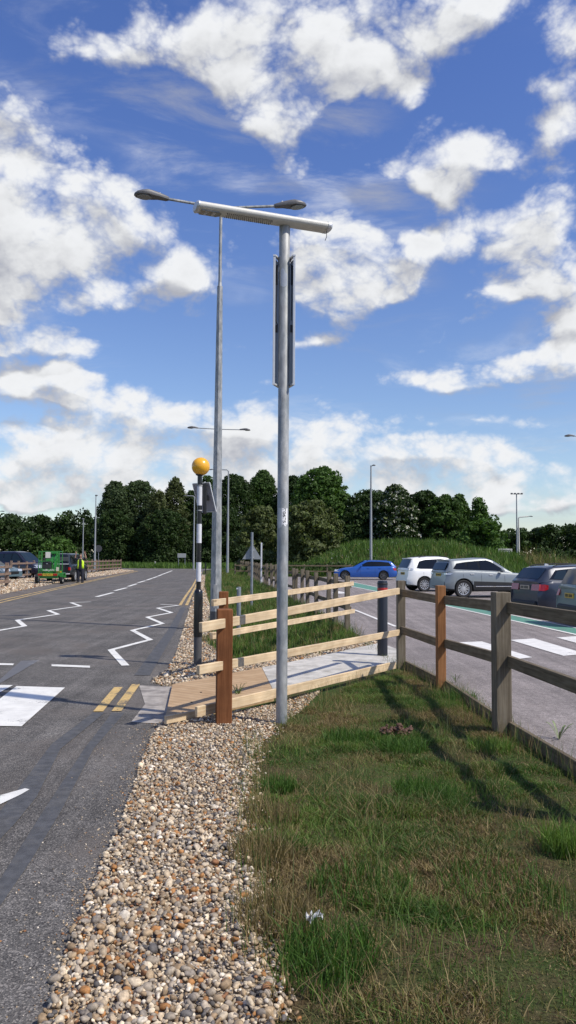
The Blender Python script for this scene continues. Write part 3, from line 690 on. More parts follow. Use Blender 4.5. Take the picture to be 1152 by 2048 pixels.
# far grassland: junction green, mound and rough grass
parts = [grass([(-36, 109), (2, 108.5), (4, 150), (-46, 150)], 30, .34, .12, 80, -1.2, hgt)]
md = [(-4, 67.5), (14, 68), (26, 64.5), (46, 64), (46, 100), (-4, 100)]
parts.append(grass(md, 60, .40, .06, 81, -.9, hgt)); parts.append(grass(md, 14, .40, .05, 82, .45, hgt))
rg = [(21, 68), (32, 64), (46, 64), (46, 78), (23, 80)]
parts.append(grass(rg, 45, .95, .05, 83, 1.1, hgt, .5))
parts.append(grass([(-60, 104), (-24, 101), (-30, 125), (-60, 125)], 15, .6, .10, 84, .1, hgt))
v, f, c = join(parts)
tag(raw_mesh('grass', v, 4, f, M_grassb, cols=c), kind='stuff', label='long meadow grass over the mound behind the car park', cat='grass')
# white flower heads on the mound
n = 240; r7 = np.random.default_rng(77); x, y = r7.uniform(3, 20, n), r7.uniform(70, 86, n); kk = fbm(x, y, .3, 4) > .5; x, y = x[kk], y[kk]; n = len(x)
P = np.stack([x, y, hgt(x, y)+r7.uniform(.30, .5, n)], 1); v, f, c = pebbles(P, r7.uniform(.03, .06, n), ico_v, ico_f, 90)
tag(raw_mesh('flower_heads', v, 3, f, M_leaf, cols=np.full((len(v), 3), .5)), kind='stuff', label='white cow parsley heads scattered over the mound', cat='wildflowers')
# ---------------------------------------------------------------- trees
def leaf_cloud(C, rad, nper, size, r, col, colvar=.25, droop=0.0, flat=.8, blossom=0.0):
    """leaves on the shells of foliage clumps; C centres (m,3), rad (m,)"""
    m = len(C); idx = np.repeat(np.arange(m), nper); n = len(idx)
    d = r.normal(0, 1, (n, 3)); d[:, 2] += .15; d /= np.linalg.norm(d, axis=1)[:, None]
    rr_ = rad[idx]*(.55+.5*r.random(n)**.6)
    P = C[idx]+d*rr_[:, None]*np.array([1, 1, flat]); P[:, 2] -= droop*r.random(n)*rad[idx]*1.5
    nn = d+r.normal(0, .55, (n, 3)); nn /= np.linalg.norm(nn, axis=1)[:, None]
    t = np.cross(nn, r.normal(0, 1, (n, 3))); t /= np.linalg.norm(t, axis=1)[:, None]; u = np.cross(nn, t)
    s = size*r.uniform(.6, 1.35, n)[:, None]
    V = np.stack([P-t*s, P-u*s*.55, P+t*s, P+u*s*.55], 1)
    lob = r.uniform(1-colvar, 1+colvar, m)[idx][:, None]
    c = np.asarray(col)[None]*lob*r.uniform(.7, 1.35, (n, 1))
    if blossom: c = np.where((r.random((n, 1)) < blossom) & (d[:, 2:3] > -.2), np.array((.42, .42, .36)), c)
    return V.reshape(-1, 3), np.arange(n*4), np.repeat(c, 4, 0)
def tree(name, label, px, top_y, hw_px, d, col, kind='round', base_h=.4, group=None, size=.20, dens=1.0, cat='tree', seed=None):
    r = np.random.default_rng(seed if seed is not None else int(px*7+top_y)); base = at(px, 1115, d); x0 = base.x; zg = hz(x0, d)
    H = at(px, top_y, d).z-zg; W = hw_px*d/FPX
    root = tag(empty(name, (x0, d, zg)), label, cat, group)
    cs, rs = [], []
    nl = int(max(30, 78*dens*(H*W/45)**.6))
    for i in range(nl):
        t_ = r.random()
        if kind == 'round': prof = min(1, math.sin(math.pi*min(1, (t_*.80+.20)))**.5+.06)
        elif kind == 'tall': prof = (1-t_)**.45*.9+.12
        elif kind == 'birch': prof = (1-t_)**.6*.95+.08
        else: prof = math.sqrt(max(.02, 1-(t_)**2))
        a = r.uniform(0, 6.283); q = W*prof*math.sqrt(r.uniform(.12, 1))*.74
        rad = W*r.uniform(.24, .42)*(1.15-.5*t_) if kind != 'birch' else W*r.uniform(.2, .36)*(1.1-.4*t_)
        rad = min(max(rad, .5), 2.0)
        cs.append((q*math.cos(a), q*math.sin(a)*.8, base_h+(H-base_h-rad*.6)*t_)); rs.append(rad)
    # sprays that break up the outline
    for i in range(int(nl*1.9)):
        t_ = r.uniform(.25, 1.0)**.7; prof = (1-t_**2)**.5 if kind in ('round', 'bush') else (1-t_)**.55
        a = r.uniform(0, 6.283); q = W*prof*r.uniform(.85, 1.13)
        cs.append((q*math.cos(a), q*math.sin(a)*.8, base_h+(H-base_h)*min(1.0, t_+r.uniform(0, .03)))); rs.append(r.uniform(.2, .58))
    C = np.array(cs); A = np.array(rs)
    big = A > .62
    np_ = (165*(A/1.0)**1.7*(.17/size)**1.2*dens).astype(int).clip(14, 900)
    v, f, c = leaf_cloud(C, A, np_, size, r, col, droop=1.0 if kind == 'birch' else 0, blossom=.2 if kind == 'chestnut' else 0)
    crown = raw_mesh('crown', v, 4, f, M_leaf, root, c)
    b = MB(); 
    b.tube([(0, 0, -.2), (.06*W, .0, H*.3), (-.03*W, .05, H*.6), (.0, 0, H*.88)], [.05+H*.02, .04+H*.014, .03+H*.008, .03], 8)
    for i in range(7):
        k_ = r.integers(0, nl); z0 = H*r.uniform(.15, .55); b.tube([(0, 0, z0), tuple(C[k_]*[.5, .5, 1]*.5+np.array([0, 0, z0*.5])), tuple(C[k_])], [.02+H*.006, .05, .02], 5)
    b.build('trunk', M_bark, root)
    return root
DK = (.028, .050, .014); MD = (.042, .078, .018); OL = (.085, .105, .038); BR = (.055, .105, .022); BIR = (.070, .085, .032); GR = (.050, .075, .030)
T = [
 ('broadleaf_tree', 'tall dark tree at the left end of the wood, beside the far pale column', 228, 966, 44, 112, GR, 'tall', 1.0),
 ('broadleaf_tree', 'broad leafy tree in the middle of the clump at the road end', 275, 964, 50, 114, GR, 'round', 1.0),
 ('birch_tree', 'olive birch with drooping branches behind the end of the road', 315, 982, 34, 110, BIR, 'birch', 1.0),
 ('birch_tree', 'pointed birch leaning to the left above the road end', 348, 957, 34, 112, BIR, 'birch', 1.0),
 ('broadleaf_tree', 'dark tree showing between the birches and the yellow beacon', 385, 985, 34, 118, DK, 'round', 1.0),
 ('broadleaf_tree', 'small crowned tree right behind the beacon globe', 412, 955, 26, 122, MD, 'round', 1.0),
 ('broadleaf_tree', 'tall dark tree just right of the tall lamp column', 468, 952, 46, 116, DK, 'round', 1.1),
 ('broadleaf_tree', 'feathery topped tree left of the galvanised pole', 525, 944, 46, 118, MD, 'tall', 1.1),
 ('broadleaf_tree', 'dark tree half hidden behind the galvanised pole', 585, 955, 42, 116, DK, 'round', 1.0),
 ('broadleaf_tree', 'bright green round tree, highest crown right of the pole', 642, 938, 56, 106, BR, 'round', 1.1),
 ('olive_shrub', 'big rounded olive shrub behind the far timber fence', 622, 1006, 68, 88, OL, 'bush', 1.1),
 ('olive_shrub', 'smaller olive shrub left of the big rounded one', 520, 1018, 50, 92, OL, 'bush', 1.0),
 ('broadleaf_tree', 'dark tree behind the lamp column with a single head', 735, 984, 46, 104, DK, 'round', 1.0),
 ('chestnut_tree', 'chestnut tree with white blossom on the mound', 792, 974, 48, 98, DK, 'chestnut', 1.2),
 ('broadleaf_tree', 'dark tree directly right of the blossoming chestnut', 848, 986, 42, 100, DK, 'round', 1.0),
 ('broadleaf_tree', 'mid green tree above the mound over the silver car', 888, 995, 40, 98, MD, 'round', 1.0),
 ('poplar_tree', 'narrow pointed tree on the falling edge of the wood', 920, 994, 26, 100, MD, 'tall', 1.0),
 ('poplar_tree', 'thin open topped tree at the right end of the wood', 958, 1000, 22, 100, BR, 'tall', .7),
 ('broadleaf_tree', 'low round green tree ending the wood on the right', 968, 1043, 42, 92, BR, 'bush', 1.0),
 ('olive_shrub', 'dark underwood shrub between the birches', 330, 1022, 62, 106, DK, 'bush', .9),
 ('olive_shrub', 'dark underwood shrub at the foot of the tallest trees', 440, 1015, 66, 108, DK, 'bush', .9),
 ('olive_shrub', 'dark underwood shrub under the left end of the wood', 230, 1022, 50, 107, DK, 'bush', .9),
 ('olive_shrub', 'dark underwood shrub on the crest of the mound', 725, 1018, 52, 100, DK, 'bush', .9),
 ('olive_shrub', 'dark underwood shrub under the blossoming chestnut', 830, 1022, 66, 102, DK, 'bush', .9),
 ('olive_shrub', 'light green shrub behind the trailer across the road', 118, 1078, 34, 84, BR, 'bush', .8),
 ('olive_shrub', 'spreading green shrub behind the navy people carrier', 62, 1068, 40, 88, MD, 'bush', .9),
]
for (nm, lb, px, ty, hw, d, col, kd, dn) in T:
    if px < 615 and d > 100: d *= 1.28
    if nm != 'olive_shrub': hw *= 1.22
    kind2 = 'round' if kd == 'chestnut' else kd
    if kd == 'chestnut':
        o = tree(nm, lb, px, ty, hw, d, col, 'chestnut', dens=dn)
    else: tree(nm, lb, px, ty, hw, d, col, kd, dens=dn, cat='shrub' if nm == 'olive_shrub' else 'tree')
def wood_mass(name, label, x0, x1, d, zt, size, n, col, seed, dp=14, cat='woodland'):
    r = np.random.default_rng(seed); x = r.uniform(x0, x1, n); y = d+r.uniform(0, dp, n)
    hh = zt*(.80+.4*fbm(x, y, .09, seed)); t_ = r.random(n)**.6; rad = r.uniform(.8, 2.1, n)*zt/11+.15
    C = np.stack([x, y, hgt(x, y)+np.maximum(.4, (hh-rad*.8)*t_)], 1)
    v, f, c = leaf_cloud(C, rad, np.full(n, 75), size, r, col, .35)
    tag(raw_mesh(name, v, 4, f, M_leaf, cols=c), kind='stuff', label=label, cat=cat)
wood_mass('woodland', 'low dark wood along the horizon on the left', -110, -38, 175, 11.6, .42, 700, DK, 301)
wood_mass('woodland', 'low dark wood along the horizon on the right', 44, 110, 190, 9.4, .42, 560, DK, 302)
wood_mass('woodland', 'dark continuous wood closing the gaps behind the trees at the road end', -37, 6, 160, 11.0, .36, 420, DK, 311)
wood_mass('woodland', 'dark wood closing the gaps behind the chestnut on the mound', 11, 31, 118, 8.6, .26, 260, DK, 312, 8)
wood_mass('scrub', 'green scrub bank behind the far left car park', -70, -28, 88, 2.5, .16, 330, OL, 303, 10, 'scrub')
wood_mass('hedge', 'dark trimmed hedge at the right beyond the parked cars', 30, 62, 96, 2.3, .13, 330, DK, 304, 3, 'hedge')
wood_mass('hedge', 'dark hedge behind the low fence beside the blue car', -3.5, 6, 68.5, 1.0, .09, 120, DK, 305, 2, 'hedge')

# ---------------------------------------------------------------- fences
def fence_root(name, label, A, B, cat='fence', group=None):
    A, B = Vector((A[0], A[1], 0)), Vector((B[0], B[1], 0)); a = math.atan2((B-A).y, (B-A).x)
    o = tag(empty(name, A, a), label, cat, group); return o, (B-A).length
def post(root, x, y, h, w, mat, tilt=(0, 0), z0=-.1, bev=.006):
    b = MB(); b.box((0, 0, (h+z0)/2), (w, w, h-z0), None, bev); o = b.build('post', mat, root, smooth=False)
    o.location = (x, y, 0); o.rotation_euler = (tilt[0], tilt[1], 0); return o
def rail(root, a, b_, w, h, mat, name='rail'):
    b = MB(); a, b_ = Vector(a), Vector(b_); L = (b_-a).length; b.box((0, 0, 0), (L, w, h), None, .004)
    o = b.build(name, mat, root, smooth=False); o.location = (a+b_)/2; d = b_-a
    o.rotation_euler = (0, -math.asin(d.z/L), math.atan2(d.y, d.x)); return o
def loc(root, p):      # world point into the root's frame
    v = Vector(p)-Vector(root.location); a = -root.rotation_euler.z
    return Vector((v.x*math.cos(a)-v.y*math.sin(a), v.x*math.sin(a)+v.y*math.cos(a), v.z))
# new timber fence along the near side of the path
bp_d, dp_d = G(447, 1452)[1]+.03, G(803, 1337)[1]
r1, L1 = fence_root('timber_fence', 'new pale rail fence with a brown front post by the galvanised pole', G(447, 1450), G(803, 1337))
post(r1, 0, 0, at(447, 1218, bp_d).z, .150, M_brownz, bev=.008).rotation_euler[2] = R(8)-r1.rotation_euler[2]
def rr2(nm, p1, d1, p2, d2, h, root, mat=M_newx, w=.04):
    return rail(root, loc(root, at(*p1, d1)), loc(root, at(*p2, d2)), w, h, mat, nm)
dirL = lambda px, dd: dd
rr2('rail', (401, 1255), 7.35, (797, 1182), 11.55, .090, r1); rr2('rail', (396, 1340), 7.35, (797, 1265), 11.55, .085, r1)
gb1 = rr2('kick_board', (392, 1424), 7.62, (790, 1330), 11.2, .10, r1, w=.035)
rr2('kick_board', (331, 1440), 7.55, (391, 1428), 7.98, .075, r1, w=.035)
# far side of the path
r2_, L2 = fence_root('timber_fence', 'new pale rail fence on the far side of the crossing path', (at(448, 1115, 10.7).x, 10.7), (at(700, 1115, 16.6).x, 16.6))
post(r2_, 0, 0, at(448, 1183, 10.7).z, .125, M_brownz, bev=.008).rotation_euler[2] = R(5)-r2_.rotation_euler[2]
rr2('rail', (425, 1206), 10.3, (706, 1167), 16.5, .085, r2_); rr2('rail', (423, 1272), 10.3, (708, 1222), 16.5, .085, r2_)
# weathered fence beside the car park
P0, P1, P2 = G(802, 1337), G(882, 1379), G(1004, 1466); P3 = off(P0, P2, 1.62)
r3, _ = fence_root('weathered_fence', 'grey weathered fence with one orange post beside the zebra stripes', P0, P2)
for (p, top, w, m) in [(P0, (799, 1161), .115, M_oldz), (P1, (881, 1171), .105, M_orangez), (P2, (998, 1184), .145, M_oldz)]:
    post(r3, *loc(r3, (*p, 0))[:2], at(*top, p[1]).z, w, m, (0, -.004))
post(r3, *loc(r3, (*P3, 0))[:2], 1.28, .13, M_oldz)
for zs in ((1.10, 1.09, 1.15, 1.17), (.56, .56, .66, .66)):
    pts = [(*P0, zs[0]), (*P1, zs[1]), (*P2, zs[2]), (*P3, zs[3])]
    for i in range(3):
        a_, b_ = [Vector(q)+Vector((.055, 0, 0)) for q in pts[i:i+2]]
        if i == 0: a_ -= Vector((.055, 0, 0)); b_ -= Vector((.05, 0, 0))
        rail(r3, loc(r3, a_), loc(r3, b_), .045, .105, M_oldx)
for i, (a_, b_) in enumerate([(P0, P1), (P1, P2), (P2, P3)]):
    rail(r3, loc(r3, (a_[0]+.06, a_[1], .055)), loc(r3, (b_[0]+.05, b_[1], .055)), .04, .12, M_oldx, 'kick_board')
# long weathered fence down the verge
r4, _ = fence_root('weathered_fence', 'long weathered post and rail fence running away beyond the path', (1.32, 16.8), (-5.8, 95))
rf = np.random.default_rng(44); n = 45; L4 = math.hypot(7.12, 78.2); proto_m = None
prev = None
for i in range(n):
    s_ = L4*i/(n-1); jy = rf.normal(0, .05); h = 1.22+rf.normal(0, .03)
    o = post(r4, s_, jy, h, .105, M_oldz, (rf.normal(0, .025), rf.normal(0, .03)))
    if prev:
        for zr in (1.02, .52): rail(r4, (prev[0], prev[1]-.07, zr+rf.normal(0, .015)), (s_, jy-.07, zr+rf.normal(0, .015)), .04, .10, M_oldx)
        if i < 20: rail(r4, (prev[0], prev[1]-.05, .05), (s_, jy-.05, .05), .035, .12, M_oldx, 'kick_board')
    prev = (s_, jy)
# low fence at the back of the car park
r5_, L5 = fence_root('weathered_fence', 'low dark fence at the back of the car park behind the blue car', (-4.4, 67.2), (13, 68.2))
for i in range(10): post(r5_, L5*i/9, 0, 1.05, .11, M_oldz)
for z_ in (.45, .92): rail(r5_, (0, -.08, z_), (L5, -.08, z_), .04, .10, M_oldx)
# fences across the road
r6_, L6 = fence_root('reddish_fence', 'reddish three rail fence on stones beyond the trailer across the road', (-20.6, 56), (-21.2, 103))
b0 = G(20, 1160); b1_ = G(241, 1139.5)
r6_.location = (*b0, 0); dvec = Vector(b1_)-Vector(b0); r6_.rotation_euler = (0, 0, math.atan2(dvec.y, dvec.x)); L6 = dvec.length; n = int(L6/1.9)
for i in range(n+1): post(r6_, L6*i/n, rf.normal(0, .03), 1.25+rf.normal(0, .03), .13, M_farwood, (rf.normal(0, .015), rf.normal(0, .015)))
for z_ in (1.08, .66, .28): rail(r6_, (0, -.09, z_), (L6, -.09, z_), .05, .12, M_farwood)
r7_, L7 = fence_root('reddish_fence', 'nearest reddish fence end with a thick post at the left edge', G(13, 1174), G(-420, 1235))
post(r7_, 0, 0, 1.25, .17, M_farwood)
for i in range(1, 8): post(r7_, L7*i/7, 0, 1.2, .12, M_farwood)
for z_ in (1.04, .68, .28): rail(r7_, (-.35, .10, z_), (L7, .10, z_), .05, .12, M_farwood)
r8_, L8 = fence_root('reddish_fence', 'short reddish fence stretch behind the navy people carrier', G(62, 1146), G(165, 1141))
for i in range(7): post(r8_, L8*i/6, 0, 1.25, .12, M_farwood)
for z_ in (1.08, .6): rail(r8_, (0, -.09, z_), (L8, -.09, z_), .05, .12, M_farwood)

# ---------------------------------------------------------------- galvanised pole with solar lantern
pd = G(563, 1451)[1]; px0 = G(563, 1451)[0]; ptop = at(569, 449, pd).z; pr = .0535
pole = tag(empty('pole_lamp', (px0, pd, 0)), 'plain galvanised pole carrying a horizontal white lantern', 'lamp post')
b = MB(); b.lathe([(pr, -.1), (pr, ptop-.0), (pr-.004, ptop+.01), (.001, ptop+.01)], 28); b.build('pole', M_galv, pole)
# lantern: a flattened tube
eL, eR = at(391, 414, 7.22*pd/7.6), at(657, 457, 7.74*pd/7.6)
mid_ = (eL+eR)/2; ax = (eR-eL); Ln = ax.length; ax.normalize(); sy_ = Vector((0, 0, 1)).cross(ax).normalized(); sz_ = ax.cross(sy_)
ML = Matrix((ax, sy_, sz_)).transposed().to_4x4(); ML.translation = Vector((mid_.x-px0, mid_.y-pd, mid_.z))
ML.translation.z = ptop+.014
def sect(w, h, n=28, p=2.6):
    out = []
    for k_ in range(n):
        a = 2*math.pi*k_/n; c_, s_ = math.cos(a), math.sin(a)
        out.append((math.copysign(abs(c_)**(2/p), c_)*w/2, math.copysign(abs(s_)**(2/p), s_)*h/2))
    return out
def loft(b, secs, n):
    vs = [p for s_ in secs for p in s_]; fs = []
    for i in range(len(secs)-1):
        for k_ in range(n): k2 = (k_+1) % n; fs.append((i*n+k_, i*n+k2, (i+1)*n+k2, (i+1)*n+k_))
    fs += [tuple(range(n)), tuple((len(secs)-1)*n+k_ for k_ in range(n))]; b.add(vs, fs)
b = MB(); b.M = ML; W_, H_ = .175, .084
loft(b, [[(x, y_, z_) for y_, z_ in sect(W_, H_)] for x in (-Ln/2+.025, Ln/2-.04)], 28); lan = b.build('lantern_body', M_lampwhite, pole)
for sgn, xs in ((-1, (-Ln/2+.024, -Ln/2+.008, -Ln/2-.006)), (1, (Ln/2-.039, Ln/2-.008, Ln/2+.012))):
    b = MB(); b.M = ML; loft(b, [[(x, y_*k_, z_*k_) for y_, z_ in sect(W_, H_)] for x, k_ in zip(xs, (1.05, 1.05, .82))], 28); b.build('end_cap', M_alum, lan)
b = MB(); b.M = ML
x0_, x1_ = -Ln/2+.045, -Ln/2+.245
pl = [(x0_, -.055), (x1_-.03, -.055), (x1_, -.03), (x1_, .03), (x1_-.03, .055), (x0_, .055)]
b.prism([(x, y_, -H_/2-.004) for x, y_ in pl], (0, 0, .012)); b.build('led_window', M_lens, lan)
b = MB(); b.M = ML
for i in range(2):
    for j in range(3): b.box((x0_+.055+i*.075, -.03+j*.03, -H_/2-.005), (.03, .018, .004))
b.build('led_module', M_alum, lan)
b = MB(); b.M = ML
for i in range(26):
    for j in range(5):
        x = -Ln/2+.30+i*.0205+(j % 2)*.010; yy = -.052+j*.023
        if x < .075: b.lathe([(.0001, -H_/2-.0032), (.0043, -H_/2-.0032), (.0043, -H_/2+.006)], 7, c=(x, yy, 0))
tag(b.build('perforations', M_black, lan), label='rows of small dark holes on the underside')
b = MB(); b.M = ML; b.tube([(Ln/2-.03, -.02, -H_/2), (Ln/2-.032, -.02, -H_/2-.06), (Ln/2-.05, -.02, -H_/2-.10)], .0035, 6); b.build('cable_tail', M_black, lan)
for sx_, sy2 in ((-.045, -.02), (.035, -.02), (0, .04)):
    pass
# pair of solar panels standing around the pole
zb_, zt_ = at(547, 768, pd-.05).z, at(547, 514, pd-.05).z
for sgn in (-1, 1):
    root_ = MB(); 
    xo, yo = sgn*.098, -.055; xi, yi = sgn*.050, .115
    pb = MB(); d_ = Vector((xo-xi, yo-yi, 0)).normalized(); nrm = Vector((d_.y, -d_.x, 0))*(1 if sgn > 0 else -1)
    pb.bar((xi, yi, zb_+.02), (xi, yi, zt_-.02), .004, .004)
    pb = MB(); pb.prism([(xi, yi, zb_+.01), (xo-d_.x*.012, yo-d_.y*.012, zb_+.01), (xo-d_.x*.012, yo-d_.y*.012, zt_-.01), (xi, yi, zt_-.01)], nrm*sgn*-.006*sgn)
    pan = pb.build('solar_panel', M_panelback, pole, smooth=False)
    f_ = MB(); f_.bar((xo, yo, zb_), (xo, yo, zt_), .022, .030, .002, up=(0, 1, 0)); f_.build('frame_edge', M_alum, pan, smooth=False)
    f_ = MB()
    for z_ in (zb_-.012, zt_+.002): f_.prism([(xi*.9, yi, z_), (xo*1.12, yo-.018, z_), (xo*.86, yo-.018, z_), (xi*.2, yi-.02, z_)], (0, 0, .016))
    f_.build('end_bracket', M_alum, pan, smooth=False)
    f_ = MB(); f_.box((sgn*.073, .005, zt_-.16), (.02, .03, .19)); f_.build('junction_box', M_black, pan, smooth=False); f_ = MB(); f_.box((sgn*.070, .0, zb_+.56), (.02, .025, .07)); f_.build('cable_gland', M_black, pan, smooth=False)
f_ = MB(); f_.tube([(-.058, -.0, zt_-.02), (-.066, -.03, zt_-.12), (-.074, -.04, zt_-.35), (-.082, -.035, zt_-.52), (-.078, -.03, zt_-.64), (-.062, -.02, zt_-.665)], .0045, 6)
f_.tube([(.062, -.01, zt_-.01), (.066, -.03, zt_-.08), (.076, -.03, zt_-.30), (.070, -.01, zt_-.62)], .0045, 6); f_.build('cable', M_black, pole)
# tape and number label wrapped round the pole
def wrap(name, u0, u1, z0, z1, mat, rad, parent, jag=None):   # u: angle in degrees, 270 faces the camera
    b = MB(); n = 12; top, bot = [], []
    for i in range(n+1):
        a = R(u0+(u1-u0)*i/n); j0, j1 = (jag(i/n) if jag else (0, 0))
        top.append((rad*math.cos(a), rad*math.sin(a), z1+j1)); bot.append((rad*math.cos(a), rad*math.sin(a), z0+j0))
    b.add(top+bot, [(i, i+1, n+2+i, n+1+i) for i in range(n)]); return b.build(name, mat, parent)
M_paper = pm('paper_label', (0.80, 0.80, 0.80), .5, var=.03)
M_tape = pm('clear_tape', (0.42, 0.44, 0.47), .18, coat=.4, var=.08)
zl0, zl1 = at(567, 1051, pd).z, at(567, 1017, pd).z
lab = wrap('number_label', 262, 325, zl0, zl1, M_paper, pr+.0014, pole, lambda t_: (.012*math.sin(t_*9), -.01 if .25 < t_ < .7 else 0))
wrap('tape', 222, 262, zl0-.03, zl1+.004, M_tape, pr+.0012, pole, lambda t_: (.05*(1-t_)*0+.03*abs(t_-.3), 0))
wrap('tape', 228, 300, at(566, 578, pd).z, at(566, 545, pd).z, M_tape, pr+.0012, pole, lambda t_: (.04*abs(t_-.5), .03*math.sin(t_*5)))
def text_mesh(txt, size):
    c = bpy.data.curves.new('lettering', 'FONT'); c.body = txt; c.size = size; c.offset = size*.012
    o = bpy.data.objects.new('lettering', c); COL.objects.link(o); bpy.context.view_layer.update()
    me = bpy.data.meshes.new_from_object(o.evaluated_get(bpy.context.evaluated_depsgraph_get())); bpy.data.objects.remove(o); bpy.data.curves.remove(c)
    return me
def text_obj(name, txt, size, fn, mat, parent, width=None):
    me = text_mesh(txt, size); vs = [v.co.copy() for v in me.vertices]
    x0, x1 = min(v.x for v in vs), max(v.x for v in vs); y0, y1 = min(v.y for v in vs), max(v.y for v in vs)
    k_ = (width/(x1-x0)) if width else 1
    for v in me.vertices: v.co = fn((v.co.x-(x0+x1)/2)*k_, v.co.y-(y0+y1)/2)
    me.materials.clear(); me.materials.append(mat); o = bpy.data.objects.new(name, me); COL.objects.link(o); o.parent = parent; return o
rt_ = pr+.0022
text_obj('lettering', '70675/', .042, lambda x, y_: Vector((rt_*math.cos(R(285)+(y_)/rt_), rt_*math.sin(R(285)+(y_)/rt_), (zl0+zl1)/2-x)), M_black, lab, width=.155)

# ---------------------------------------------------------------- zebra crossing beacon
bx, by = G(395, 1333); bz = lambda y_, px=398: at(px, y_, by).z
beacon = tag(empty('crossing_beacon', (bx, by, 0)), 'striped crossing beacon with a yellow globe at the road edge', 'beacon')
b = MB(); b.lathe([(.060, -.1), (.060, bz(1273)), (.0601, bz(1273))], 20); b.build('grey_sleeve', M_greybase, beacon)
b = MB(); b.lathe([(.066, bz(1273)), (.066, bz(1188)), (.060, bz(1182)), (.043, bz(1179)), (.036, bz(1178))], 20); b.build('base', M_blackgloss, beacon)
b = MB(); b.lathe([(.035, bz(1182)), (.035, bz(950)), (.001, bz(950))], 18); b.build('pole', M_blackgloss, beacon)
for y1, y0 in ((973, 1011), (1048, 1086), (1124.6, 1163)):
    b = MB(); b.lathe([(.037, bz(y0)), (.037, bz(y1))], 18); b.build('white_band', M_whiteband, beacon)
b = MB(); b.lathe([(.036, bz(952)), (.062, bz(950)), (.062, bz(947.5)), (.03, bz(947))], 20); b.build('globe_collar', M_black, beacon)
gr_ = 18.3*by/FPX
b = MB(); b.sphere((0.012, 0, bz(933)), gr_, 32, 20); b.build('globe', M_amber, beacon)
b = MB(); b.box((.075, .03, (bz(968)+bz(1027))/2), (.05, .06, bz(966)-bz(1026)), None, .006); b.build('control_box', M_black, beacon)
for y_ in (971, 1021): b = MB(); b.lathe([(.040, bz(y_)-.008), (.040, bz(y_)+.008)], 16); b.box((.045, .02, bz(y_)), (.08, .02, .012)); b.build('clamp', M_galv, beacon)
hv = Vector((.80, -.60, 0)); sv = Vector((.09, .12, -.42)); c0 = Vector((.01, .115, bz(965)))
pn = hv.cross(sv).normalized(); 
if pn.y < 0: pn = -pn
b = MB(); A_ = c0-hv*.17; b.prism([A_, A_+hv*.34, A_+hv*.34+sv, A_+sv], pn*.012); pan = b.build('solar_panel', pm('pale_panel_back', (.32, .31, .34), .5, var=.05), beacon, smooth=False)
b = MB()
for p, q in ((A_, A_+hv*.34), (A_+hv*.34, A_+hv*.34+sv), (A_+hv*.34+sv, A_+sv), (A_+sv, A_)): b.bar(p-pn*.004, q-pn*.004, .014, .014, 0, up=pn)
b.build('frame', M_alum, pan, smooth=False)
b = MB(); q = A_+hv*.20+sv*.42-pn*.008; b.prism([q, q+hv*.06, q+hv*.06+sv*.18, q+sv*.18], pn*-.01); b.build('socket', M_greybase, pan, smooth=False)

# ---------------------------------------------------------------- street lamps
def lamp_head(b, bl, o, d, L=.66, W=.30, H=.13, up=Vector((0, 0, 1))):
    """o: spigot point, d: outward direction"""
    d = d.normalized(); s_ = up.cross(d).normalized()
    secs = []; N = 14
    for t_, w, h, zc in ((0, .22, .50, 0), (.06, .42, .62, .0), (.30, .62, .8, .02), (.45, .8, .95, .02), (.62, 1, 1, .02), (.80, .97, .85, 0), (.93, .72, .6, -.01), (1, .3, .25, -.02)):
        secs.append([o+d*L*t_+s_*y_*w+up*(max(z_, -H*.28)*h+zc) for y_, z_ in sect(W, H, N, 2.4)])
    loft(b, secs, N)
    if bl is not None:
        bl_ = [o+d*(L*.72)+d*math.cos(a)*L*.21+s_*math.sin(a)*W*.38+up*(-H*.30) for a in [2*math.pi*k_/16 for k_ in range(16)]]
        bl.prism(bl_, up*.012)
def street_lamp(label, base, H, r0, r1, arms, group=None, step=None, mat=M_galv2, hm=M_head, zg=0, oct_=8, hook=0, cat='lamp post', hs=1.0, sensors=True):
    root = tag(empty('street_lamp', (base[0], base[1], zg)), label, cat, group)
    b = MB()
    if step: b.lathe([(r0, -.1), (r0*.985, .25), (step[2], step[0]), (step[1]*1.25, step[0]+.01), (step[1], step[0]+.09), (r1, H)], oct_)
    else: b.lathe([(r0, -.1), (r1, H), (.001, H+.01)], oct_)
    b.build('column', mat, root, smooth=oct_ > 8)
    for (dx, dy, L, rise) in arms:
        d = Vector((dx, dy, 0)).normalized(); p1 = Vector((0, 0, H-.05)); e = p1+d*L+Vector((0, 0, rise))
        b = MB()
        if hook: b.tube([(0, 0, H-.4), (0, 0, H-.1), tuple(d*.06+Vector((0, 0, H+.05))), tuple(d*.18+Vector((0, 0, H+.12))), tuple(d*L+Vector((0, 0, H+.14+rise)))], r1*.9, 8); e = d*L+Vector((0, 0, H+.14+rise))
        else: b.tube([p1, e], .030, 8)
        b.build('arm', mat, root)
        hb, lb = MB(), MB(); u = (e-p1).normalized() if not hook else d; sd_ = Vector((0, 0, 1)).cross(u); up_ = u.cross(sd_).normalized()
        lamp_head(hb, lb, e-u*.03, u, L=.70*hs, W=.32*hs, H=.17*hs, up=up_)
        h_ = hb.build('lamp_head', hm, root); lb.build('lens', M_lens, h_, smooth=False)
        if sensors: sb = MB(); sb.sphere(tuple(e+u*.16*hs+up_*.07*hs), .035*hs, 8, 6); sb.build('light_sensor', M_lampwhite, h_)
    return root
cd = 17.6; cbx = at(431, 1240, cd).x; ctop = at(442, 412, cd).z
hl, hr = at(335, 398, cd-.45), at(551, 412, cd+.30)
aL = Vector((hl.x-at(442, 412, cd).x, hl.y-cd)); aR = Vector((hr.x-at(442, 412, cd).x, hr.y-cd))
